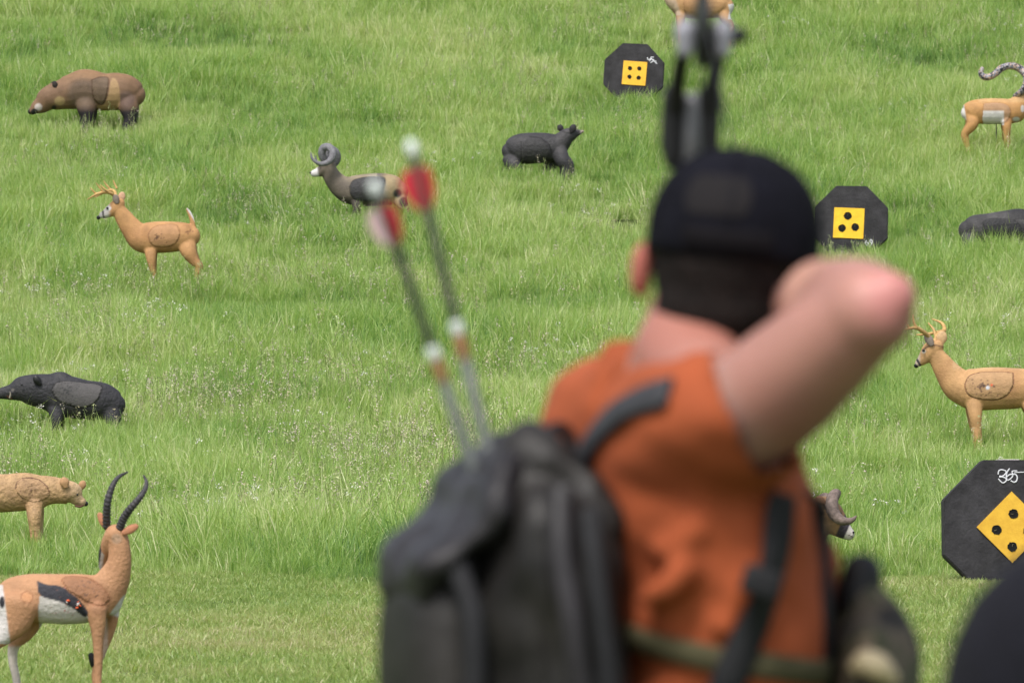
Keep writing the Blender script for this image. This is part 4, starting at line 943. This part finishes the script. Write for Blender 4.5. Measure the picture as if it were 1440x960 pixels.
    for ua in (-2.1, -1.05, 0, 1.05, 2.1):
        bm = bmesh.new(); tube(bm, [(*(cc+HR @ Vector((math.sin(ua)*.0935*math.cos(t*math.pi/2)**.8+.003, -math.cos(ua)*.107*math.cos(t*math.pi/2)**.8, math.sin(max(.0, t)*math.pi/2)**.95*.093))), .0016, .0016) for t in np.linspace(.02, .97, 12)], n=6, sub=1, ref=(0.3, .9, .2)); link('seam', mesh_of(bm), NAVY, cap)
    bm = bmesh.new(); rows = []
    for j in range(7):
        row = []
        for i in range(13):
            u = (i/12-.5)*2; row.append(bm.verts.new(cc+HR @ Vector((u*.078*(1-.08*j/6), .085+math.sqrt(max(0, 1-u*u*.9))*.02+.068*j/6*math.sqrt(max(.05, 1-u*u*.8)), -.018-.012*u*u-.012*j/6))))
        rows.append(row)
    for j in range(6):
        for i in range(12): bm.faces.new((rows[j][i], rows[j][i+1], rows[j+1][i+1], rows[j+1][i]))
    bmesh.ops.solidify(bm, geom=list(bm.faces), thickness=.004); link('brim', mesh_of(bm), NAVY, cap)
    bm = bmesh.new(); tube(bm, [(*(cc+HR @ Vector((math.sin(u)*.0945+.003, -math.cos(u)*.108, -.004))), .0025, .011) for u in np.linspace(-.5, .5, 9)], n=10, sub=2, ref=(0, 0, 1)); link('strap', mesh_of(bm), mat('cap_strap', (.0075, .0065, .008), rough=.9, spec=.1), cap)
    bm = bmesh.new(); ell(bm, cc+U*.093, (.007, .007, .004), None, 10); link('button', mesh_of(bm), NAVY, cap)
    # belt cord round the neck
    bm = bmesh.new(); tube(bm, [(*M(x, y, dp), .0035, .0035) for x, y, dp in ((884, 520, .1), (900, 528, .03), (935, 520, -.0), (975, 505, -.005), (1015, 478, .03))], n=8); link('neck_cord', mesh_of(bm), BLACKC, R)
    return R, shirt_me
ARCH, SHIRT_ME = archer()
def bvh_of(me): return BVHTree.FromPolygons([v.co[:] for v in me.vertices], [tuple(p.vertices) for p in me.polygons])
SB = bvh_of(SHIRT_ME)
def drape(px, py, off=.006):
    """the point of the shirt's surface a strap passes over"""
    o = Vector((0, 0, CAMZ))-mroot; d = (M(px, py, 0)-o).normalized(); h = SB.ray_cast(o, d)
    return (h[0]+h[1]*(off if h[1].dot(d) < 0 else -off), h[1] if h[1].dot(d) < 0 else -h[1]) if h[0] else None
def strap(name, parent, px, wid, m, off=.007, th=.003, n=18, extra_a=None, extra_b=None, pr=None):
    P = catmull([(x, y, 0, 1, 1) for x, y in px], n//max(1, len(px)-1)+2); pts = []
    for q in P:
        h = drape(q[0], q[1], off)
        if h: pts.append(h)
    for _ in range(3): pts = [(pts[max(0, i-1)][0]*.25+pts[i][0]*.5+pts[min(len(pts)-1, i+1)][0]*.25, (pts[max(0, i-1)][1]+pts[i][1]+pts[min(len(pts)-1, i+1)][1]).normalized()) if 0 < i < len(pts)-1 else pts[i] for i in range(len(pts))]
    if extra_a: pts = [(Vector(a), pts[0][1]) for a in extra_a]+pts
    if extra_b: pts = pts+[(Vector(b), pts[-1][1]) for b in extra_b]
    bm = bmesh.new(); rows = []
    for i, (p, nn) in enumerate(pts):
        t = (pts[min(len(pts)-1, i+1)][0]-pts[max(0, i-1)][0]).normalized(); s = t.cross(nn).normalized(); nn = s.cross(t).normalized()
        rows.append([bm.verts.new(p+s*a*wid/2+nn*b) for a, b in ((-1, 0), (-.9, th), (.9, th), (1, 0), (.9, -th), (-.9, -th))])
    for r, q in zip(rows, rows[1:]):
        for k in range(6): bm.faces.new((r[k], r[(k+1) % 6], q[(k+1) % 6], q[k]))
    bm.faces.new(rows[0]); bm.faces.new(rows[-1][::-1])
    me = mesh_of(bm)
    if pr is not None: me.transform(Matrix.Translation(mroot-pr))
    return link(name, me, m, parent)
def backpack():
    pr = mroot+M(770, 1050, .08); R = empty('backpack', pr, 'charcoal grey backpack worn on the back of the archer', 'backpack'); off = mroot-pr
    PK = mat('pack_cloth', (.021, .0185, .0165), rough=.55, var=.3, scale=12, bump=.5, bscale=14, col2=(.006, .0055, .0055))
    PK2 = mat('pack_panel', (.024, .0215, .024), rough=.5, var=.3, scale=10); DK = mat('pack_dark', (.012, .012, .014), rough=.7)
    def T(bm, L, **k): tube(bm, [(q[0]+off.x, q[1]+off.y, q[2]+off.z, q[3], q[4]) for q in Q(L)], ref=tuple(LAT), **k)
    bm = bmesh.new()
    T(bm, [(735, 668, .05, .04, .08), (732, 700, .05, .062, .12), (738, 760, .05, .072, .14), (752, 850, .05, .080, .15), (770, 960, .05, .083, .15), (778, 1100, .05, .083, .15), (772, 1230, .05, .08, .14)], n=32, power=2.5)
    T(bm, [(735, 648, .05, .028, .07), (770, 655, .05, .028, .09), (800, 682, .05, .028, .1), (822, 740, .05, .022, .11)], n=24)
    me = fuse(bm, .009, 3)
    co = np.empty(len(me.vertices)*3); me.vertices.foreach_get('co', co); co = co.reshape(-1, 3); no = np.array([v.normal[:] for v in me.vertices])
    for i, p in enumerate(co): co[i] = p+no[i]*(.026*noise.noise(Vector((p[0]*11, p[1]*8, p[2]*6)))+.009*noise.noise(Vector((p[0]*30, p[1]*20, p[2]*18))))
    me.vertices.foreach_set('co', co.ravel()); link('main_compartment', me, PK, R)
    bm = bmesh.new(); T(bm, [(640, 790, .05, .035, .07), (622, 830, .05, .05, .1), (615, 900, .05, .052, .11), (617, 1000, .05, .052, .115), (622, 1180, .05, .05, .11)], n=28, power=2.8)
    me = fuse(bm, .009, 3); link('front_pocket', me, PK, R)
    bm = bmesh.new(); T(bm, [(738, 642, .05, .016, .07), (705, 652, .05, .022, .11), (672, 682, .05, .025, .125), (650, 725, .05, .024, .13), (612, 762, .05, .022, .125), (580, 790, .05, .020, .11), (566, 830, .05, .014, .10)], n=28, power=2.4)
    me = fuse(bm, .008, 3); co = np.empty(len(me.vertices)*3); me.vertices.foreach_get('co', co); co = co.reshape(-1, 3); no = np.array([v.normal[:] for v in me.vertices])
    for i, p in enumerate(co): co[i] = p+no[i]*(.014*noise.noise(Vector((p[0]*15, p[1]*10, p[2]*13+5)))+.006*noise.noise(Vector((p[0]*34, p[1]*22, p[2]*30))))
    me.vertices.foreach_set('co', co.ravel()); link('lid', me, PK2, R)
    # compression straps (middle one paler as a painted highlight streak), zip, buckle, haul loop
    for L in ([(830, 720, -.085), (838, 800, -.10), (850, 900, -.105), (862, 1010, -.10)], [(790, 690, -.075), (790, 780, -.10), (806, 880, -.112), (820, 1000, -.11)], [(640, 790, -.06), (664, 860, -.075), (668, 940, -.08), (668, 1040, -.08)]):
        bm = bmesh.new(); tube(bm, [(*(M(*q)+off), .012, .006) for q in L], n=10, ref=(0, 1, 0)); link('strap_and_highlight', mesh_of(bm), PK2 if L[0][0] == 790 else DK, R)
    bm = bmesh.new(); tube(bm, [(*(M(x, y, d)+off), .006, .006) for x, y, d in ((758, 632, .02), (765, 612, .03), (785, 600, .05), (800, 610, .06), (806, 630, .06))], n=8); link('haul_loop', mesh_of(bm), DK, R)
    G = mat('strap_grey', (.034, .034, .038), rough=.7)
    strap('shoulder_strap', R, [(812, 672), (838, 622), (868, 588), (902, 568), (945, 554)], .036, G, .006, .003, extra_a=[M(800, 690, -.02)], pr=pr)
    bm = bmesh.new(); tube(bm, [(*(M(x, y, d)+off), .008, .018) for x, y, d in ((800, 640, .28), (815, 575, .33), (850, 535, .33), (900, 545, .30))], n=10, ref=(0, 1, 0)); link('shoulder_strap', mesh_of(bm), G, R)
    strap('webbing_strap', R, [(1092, 690), (1085, 760), (1068, 830), (1045, 900), (1018, 980)], .036, BLACKC, .010, .004, extra_b=[M(960, 1060, -.09), M(860, 1110, -.06)], pr=pr)
    bm = bmesh.new(); box(bm, M(1071, 818, -.128)+off, (.04, .014, .03), Matrix.Rotation(.3, 3, 'Y'), .004); link('buckle', mesh_of(bm), DK, R)
backpack()
def harness():
    pr = mroot+M(1210, 900, 0); off = mroot-pr; R = empty('binocular_harness', pr, 'camouflage binocular pouch on the chest of the archer, held by an olive strap', 'harness')
    m, t, b = nodes('camouflage'); b.inputs['Roughness'].default_value = .9; tc = t.nodes.new('ShaderNodeTexCoord'); n = t.nodes.new('ShaderNodeTexNoise'); n.inputs['Scale'].default_value = 16; n.inputs['Detail'].default_value = 3
    r = t.nodes.new('ShaderNodeValToRGB'); r.color_ramp.interpolation = 'CONSTANT'; e = r.color_ramp.elements; e[0].color = (.022, .02, .018, 1); e[1].position = .45; e[1].color = (.085, .07, .05, 1); x = e.new(.54); x.color = (.05, .055, .03, 1); x = e.new(.62); x.color = (.17, .13, .09, 1)
    t.links.new(tc.outputs['Object'], n.inputs['Vector']); t.links.new(n.outputs['Fac'], r.inputs[0]); t.links.new(r.outputs[0], b.inputs['Base Color'])
    def T(bm, L, **k): tube(bm, [(q[0]+off.x, q[1]+off.y, q[2]+off.z, q[3], q[4]) for q in Q(L)], ref=tuple(LAT), **k)
    bm = bmesh.new(); T(bm, [(1196, 838, .10, .024, .07), (1206, 870, .10, .036, .09), (1212, 920, .10, .045, .11), (1210, 1010, .10, .042, .1)], n=28, power=3)
    T(bm, [(1222, 905, .02, .03, .04), (1228, 960, .02, .034, .05), (1225, 1020, .02, .03, .04)], n=20, power=2.6); me = fuse(bm, .008, 3); link('pouch', me, m, R)
    for dp in (.06, .13):
        bm = bmesh.new(); a = M(1212, 806, dp)+off; c = M(1208, 845, dp)+off; tube(bm, [(*a, .022, .022), (*c, .026, .026)], n=20, sub=2); link('binocular_barrel', mesh_of(bm), mat('rubber_armour', (.008, .008, .010), rough=.5), R)
    bm = bmesh.new(); tube(bm, [(*(M(x, y, d)+off), r, r) for x, y, d, r in ((1205, 936, -.045, .008), (1218, 930, -.05, .013), (1236, 938, -.05, .014), (1252, 952, -.045, .009))], n=14); link('call', mesh_of(bm), mat('cream_antler', (.55, .45, .28), rough=.4), R)
    bm = bmesh.new(); tube(bm, [(*(M(x, y, d)+off), .009, .018) for x, y, d in ((1153, 712, .04), (1157, 780, .04), (1158, 860, .01), (1156, 940, .02), (1150, 1010, .03))], n=12, ref=(0, 1, 0)); link('chest_panel', mesh_of(bm), BLACKC, R)
    OL = mat('olive_webbing', (.07, .062, .03), rough=.9)
    strap('chest_strap', R, [(880, 888), (930, 905), (990, 922), (1060, 934), (1140, 944)], .027, OL, .006, .003, extra_b=[M(1165, 945, -.02)], pr=pr)
    bm = bmesh.new(); tube(bm, [(*(M(x, y, d)+off), .0045, .0045) for x, y, d in ((1098, 686, -.05), (1125, 690, -.03), (1150, 702, 0), (1164, 722, .02))], n=8); link('cord', mesh_of(bm), BLACKC, R)
harness()

# ---- arrows carried in the pack
def arrow(px0, py0, px1, py1, dep0, dep1, label, vcols, R0=.0054, ph=.5):
    a = mroot+M(px0, py0, dep0); b = mroot+M(px1, py1, dep1); ax = (a-b).normalized(); Lv = (a-b).length
    R = empty('arrow', b, label, 'arrow', 'arrows carried in the backpack'); 
    grey = ARROWM['grey']; silver = ARROWM['silver']; white = ARROWM['white']; org = ARROWM['orange']
    def seg(name, u0, u1, r, m, n=12):
        bm = bmesh.new(); p = ax*(Lv*u0); q = ax*(Lv*u1); tube(bm, [(*p, r, r), (*q, r, r)], ref=(0, 1, 0), n=n, sub=1); link(name, mesh_of(bm), m, R)
    seg('shaft', .30, .97, R0, grey); seg('lower_shaft', -.5, .28, R0*1.15, silver); seg('orange_band', .29, .36, R0*1.15, org); seg('white_band', .378, .40, R0*1.25, white)
    seg('nock', .98, 1.0, R0*1.15, white)
    v0 = ax.orthogonal().normalized()
    for k in range(3):
        dv = Matrix.Rotation(k*2*math.pi/3+ph, 3, ax) @ v0; bm = bmesh.new(); pr = [(.78, .0), (.80, .45), (.83, .85), (.87, 1.0), (.915, .85), (.93, .0)]; th = ax.cross(dv).normalized()*.0009
        f = [bm.verts.new(ax*(Lv*u)+dv*(R0*.8+.0155*h)+th) for u, h in pr]; g = [bm.verts.new(ax*(Lv*u)+dv*(R0*.8+.0155*h)-th) for u, h in pr]
        bm.faces.new(f); bm.faces.new(g[::-1])
        for i in range(len(f)): bm.faces.new((f[i], g[i], g[(i+1) % len(f)], f[(i+1) % len(f)]))
        link('vane', mesh_of(bm), vcols[k], R, False)
ARROWM = dict(grey=mat('carbon_shaft', (.05, .055, .045), rough=.4), silver=mat('silver_wrap', (.19, .205, .20), rough=.45), white=mat('white_nock', (.70, .76, .72), rough=.4), orange=mat('orange_band', (.30, .13, .07), rough=.5))
RED = mat('red_vane', (.50, .018, .035), rough=.5); WV = mat('white_vane', (.72, .50, .53), rough=.5)
PH = 2.2
arrow(527, 262, 662, 645, -.02, .02, 'arrow with red and white vanes, left one of the pair in front of the ram', (WV, RED, RED), ph=PH)
arrow(578, 205, 684, 625, .06, .05, 'arrow with all red vanes, right one of the pair sticking up from the pack', (RED, RED, RED))

# ---- compound bow held out ahead of the archer
def bow():
    d0 = 6.76; c = W(972, 545, d0); R = empty('compound_bow', c, 'black and grey compound bow held upright beyond the cap of the archer', 'bow')
    f = (W(972, 480, d0)-W(1105, 480, 6.0)); f.z = 0; f.normalize(); s = Vector((f.y, -f.x, 0)); U = Vector((0, 0, 1))
    k = FPX/d0
    def P(a, u, w_=0): return f*a+U*u+s*w_     # ahead, up, to the right
    GR = mat('riser_grey', (.14, .14, .15), rough=.45, metal=.3); BK = mat('limb_black', (.012, .012, .014), rough=.5); SV = mat('cam_silver', (.30, .30, .34), rough=.5, metal=.1)
    top = (545-55)/k
    bm = bmesh.new(); tube(bm, [(*P(-.01, -.36), .016, .019), (*P(.03, -.24), .014, .016), (*P(.06, -.12), .015, .017), (*P(.0, -.07), .015, .016), (*P(-.01, 0), .015, .017), (*P(0, .06), .014, .014), (*P(.07, .11), .015, .012), (*P(.05, .2), .015, .012), (*P(0, .27), .02, .0115), (*P(-.01, .34), .016, .011)], ref=tuple(s), n=16, power=3)
    link('riser', mesh_of(bm), GR, R)
    for v in (-1, 1):
        for w_ in (-1, 1):
            bm = bmesh.new(); tube(bm, [(*P(.0, v*.27, w_*.022), .012, .011), (*P(-.01, v*.35, w_*.022), .012, .012)], ref=tuple(s), n=12, power=4); tube(bm, [(*P(.02, v*.285, w_*.025), .014, .010), (*P(-.005, v*.345, w_*.025), .016, .010)], ref=tuple(s), n=12, power=4)
            link('limb_pocket', mesh_of(bm), BK, R)
            bm = bmesh.new(); tube(bm, [(*P(0, v*.30, w_*.020), .005, .010), (*P(-.04, v*.36, w_*.021), .005, .0095), (*P(-.11, v*(top-.01), w_*.021), .005, .009)], ref=tuple(s), n=10, power=4); link('limb', mesh_of(bm), BK, R)
        bm = bmesh.new(); n = 28; cc = P(-.11, v*top, 0); A = []; B_ = []
        for i in range(n):
            th = 2*math.pi*i/n; r = .045+.012*math.cos(th-.6); q = cc+f*r*math.cos(th)+U*r*math.sin(th)*v
            A.append(bm.verts.new(q+s*.005)); B_.append(bm.verts.new(q-s*.005))
        bm.faces.new(A); bm.faces.new(B_[::-1])
        for i in range(n): bm.faces.new((A[i], B_[i], B_[(i+1) % n], A[(i+1) % n]))
        link('cam', mesh_of(bm), BK, R, False)
        for w_ in (-1, 1):
            bm = bmesh.new(); ell(bm, P(-.115, v*(top+.0), w_*.022), (.013, .013, .018), None, 14); tube(bm, [(*P(-.115, v*(top+.005), w_*.021), .012, .012), (*P(-.115, v*(top-.02), w_*.022), .010, .010)], n=12); link('axle_spacer', fuse(bm, .003, 2), SV, R)
    bm = bmesh.new(); nock = mroot+M(1080, 456, .13)-c
    for v in (-1, 1): tube(bm, [(*P(-.15, v*top, 0), .0018, .0018), (*nock, .0018, .0018)], n=8, sub=2)
    link('bowstring', mesh_of(bm), BLACKC, R)
    for w_ in (-.006, .01):
        bm = bmesh.new(); tube(bm, [(*P(-.10, top, w_), .002, .002), (*P(-.09, 0, w_+.02), .002, .002), (*P(-.10, -top, w_), .002, .002)], n=8, sub=4); link('cable', mesh_of(bm), BLACKC, R)
    bm = bmesh.new(); tube(bm, [(*P(-.11, top-.004, .03), .009, .009), (*P(-.11, top-.002, .044), .009, .008)], n=10); link('cam_bracket', mesh_of(bm), BK, R)
    bm = bmesh.new(); tube(bm, [(*P(-.09, top+.0, .006), .006, .005), (*P(-.09, top+.10, .006), .004, .004)], n=10); link('cam_arm', mesh_of(bm), BK, R)
    bm = bmesh.new(); tube(bm, [(*P(-.02, -.055), .019, .015), (*P(-.02, .03), .017, .014)], ref=tuple(s), n=14); link('grip', mesh_of(bm), BK, R)
    bm = bmesh.new(); tube(bm, [(*P(.05, .13, 0), .006, .006), (*P(.11, .13, .0), .006, .006)], n=8); tube(bm, [(*(P(.11, .13, .0)+s*.024*math.cos(a)+U*.024*math.sin(a)), .003, .003) for a in np.linspace(0, 6.28, 17)], n=8, sub=1, cap=False); link('sight', mesh_of(bm), BK, R)
    # the arrow on the string
    a = c+nock; b = c+P(.06, .075, -.005); R2 = empty('arrow', a, 'drawn arrow lying on the bow, hidden behind the head of the archer', 'arrow'); e = (b-a)
    bm = bmesh.new(); tube(bm, [(0, 0, 0, .003, .003), (*e, .003, .003)], n=10, sub=1); link('shaft', mesh_of(bm), ARROWM['grey'], R2)
    bm = bmesh.new(); tube(bm, [(*e, .004, .004), (*(e*1.04), .001, .001)], n=10, sub=1); link('point', mesh_of(bm), SV, R2)
    v0 = e.normalized().orthogonal().normalized()
    for q in range(3):
        dv = Matrix.Rotation(q*2.094, 3, e.normalized()) @ v0; bm = bmesh.new(); th = e.normalized().cross(dv)*.0008; pr = ((.05, 0), (.06, .012), (.12, .004), (.13, 0))
        F_ = [bm.verts.new(e*u+dv*(.003+h)+th) for u, h in pr]; G_ = [bm.verts.new(e*u+dv*(.003+h)-th) for u, h in pr]; bm.faces.new(F_); bm.faces.new(G_[::-1])
        for i in range(4): bm.faces.new((F_[i], G_[i], G_[(i+1) % 4], F_[(i+1) % 4]))
        link('vane', mesh_of(bm), RED, R2, False)
bow()

# ---- bystander at the lower right edge
def bystander():
    d = 4.5; x0 = W(1832, 480, d).x; r0 = Vector((x0, d, gz(x0, d))); R = empty('person', r0, 'person in dark navy top, only a shoulder showing at the lower right corner', 'person')
    U = Vector((0, 0, 1)); sh = 1.405
    bm = bmesh.new(); H = Vector((0, .02, 1.62))
    ell(bm, H, (.076, .094, .105)); ell(bm, H+Vector((0, .045, -.065)), (.055, .055, .045)); tube(bm, [(*(H+Vector((0, .09, .01))), .009, .009), (*(H+Vector((0, .108, -.02))), .012, .012)], n=10)
    tube(bm, [(0, 0, 1.58, .055, .055), (0, -.01, 1.47, .06, .06), (0, 0, 1.40, .08, .14)], ref=(1, 0, 0)); tube(bm, [(0, 0, 1.40, .09, .16), (0, 0, 1.2, .11, .15), (0, 0, 1.0, .1, .14), (0, 0, .9, .11, .16)], ref=(1, 0, 0))
    for s in (-1, 1):
        tube(bm, [(.18*s, 0, sh, .055, .055), (.225*s, .0, 1.12, .042, .042), (.23*s, .06, .88, .028, .028)]); hand(bm, Vector((.23*s, .065, .87)), Vector((0, .12, -1)), Vector((-s, 0, 0)), curl=.35)
        tube(bm, [(.09*s, 0, .9, .085, .085), (.1*s, .01, .5, .055, .055), (.11*s, 0, .1, .038, .038)]); tube(bm, [(.11*s, -.04, .05, .04, .04), (.12*s, .15, .04, .035, .03)], ref=(0, 0, 1))
    link('body', fuse(bm, .0075, 4), SKIN, R)
    bm = bmesh.new(); NV = mat('navy_fleece', (.0045, .0045, .009), rough=.95, var=.2, bump=.3)
    tube(bm, [(0, -.005, 1.49, .07, .07), (0, 0, 1.44, .085, .12), (0, 0, 1.36, .12, .185), (0, 0, 1.2, .135, .19), (0, 0, 1.0, .13, .175), (0, 0, .86, .135, .185)], ref=(1, 0, 0), n=32)
    for s in (-1, 1): tube(bm, [(.13*s, 0, sh+.01, .075, .075), (.195*s, 0, sh-.02, .082, .082), (.225*s, 0, 1.27, .07, .07), (.232*s, 0, 1.12, .058, .058), (.235*s, .055, .92, .045, .045)], n=20)
    link('jacket', fuse(bm, .010, 5), NV, R)
    bm = bmesh.new()
    for s in (-1, 1): tube(bm, [(.09*s, 0, .9, .11, .11), (.1*s, .01, .5, .08, .08), (.11*s, 0, .1, .07, .07)])
    link('trousers', fuse(bm, .012, 4), mat('jeans', (.03, .04, .07), rough=.9), R)
    bm = bmesh.new(); ell(bm, H+Vector((0, -.012, .022)), (.084, .094, .1)); hm = fuse(bm, .009, 2); b = bmesh.new(); b.from_mesh(hm)
    bmesh.ops.delete(b, geom=[f for f in b.faces if f.calc_center_median().y > .075 and f.calc_center_median().z < 1.69], context='FACES'); b.to_mesh(hm); b.free(); link('hair', hm, HAIR, R)
    for s in (-1, 1):
        bm = bmesh.new(); tube(bm, [(.11*s, -.05, .05, .05, .05), (.12*s, .16, .045, .045, .045)], ref=(0, 0, 1)); link('boot', mesh_of(bm), mat('bystander_boot', (.04, .03, .02)), R)
bystander()
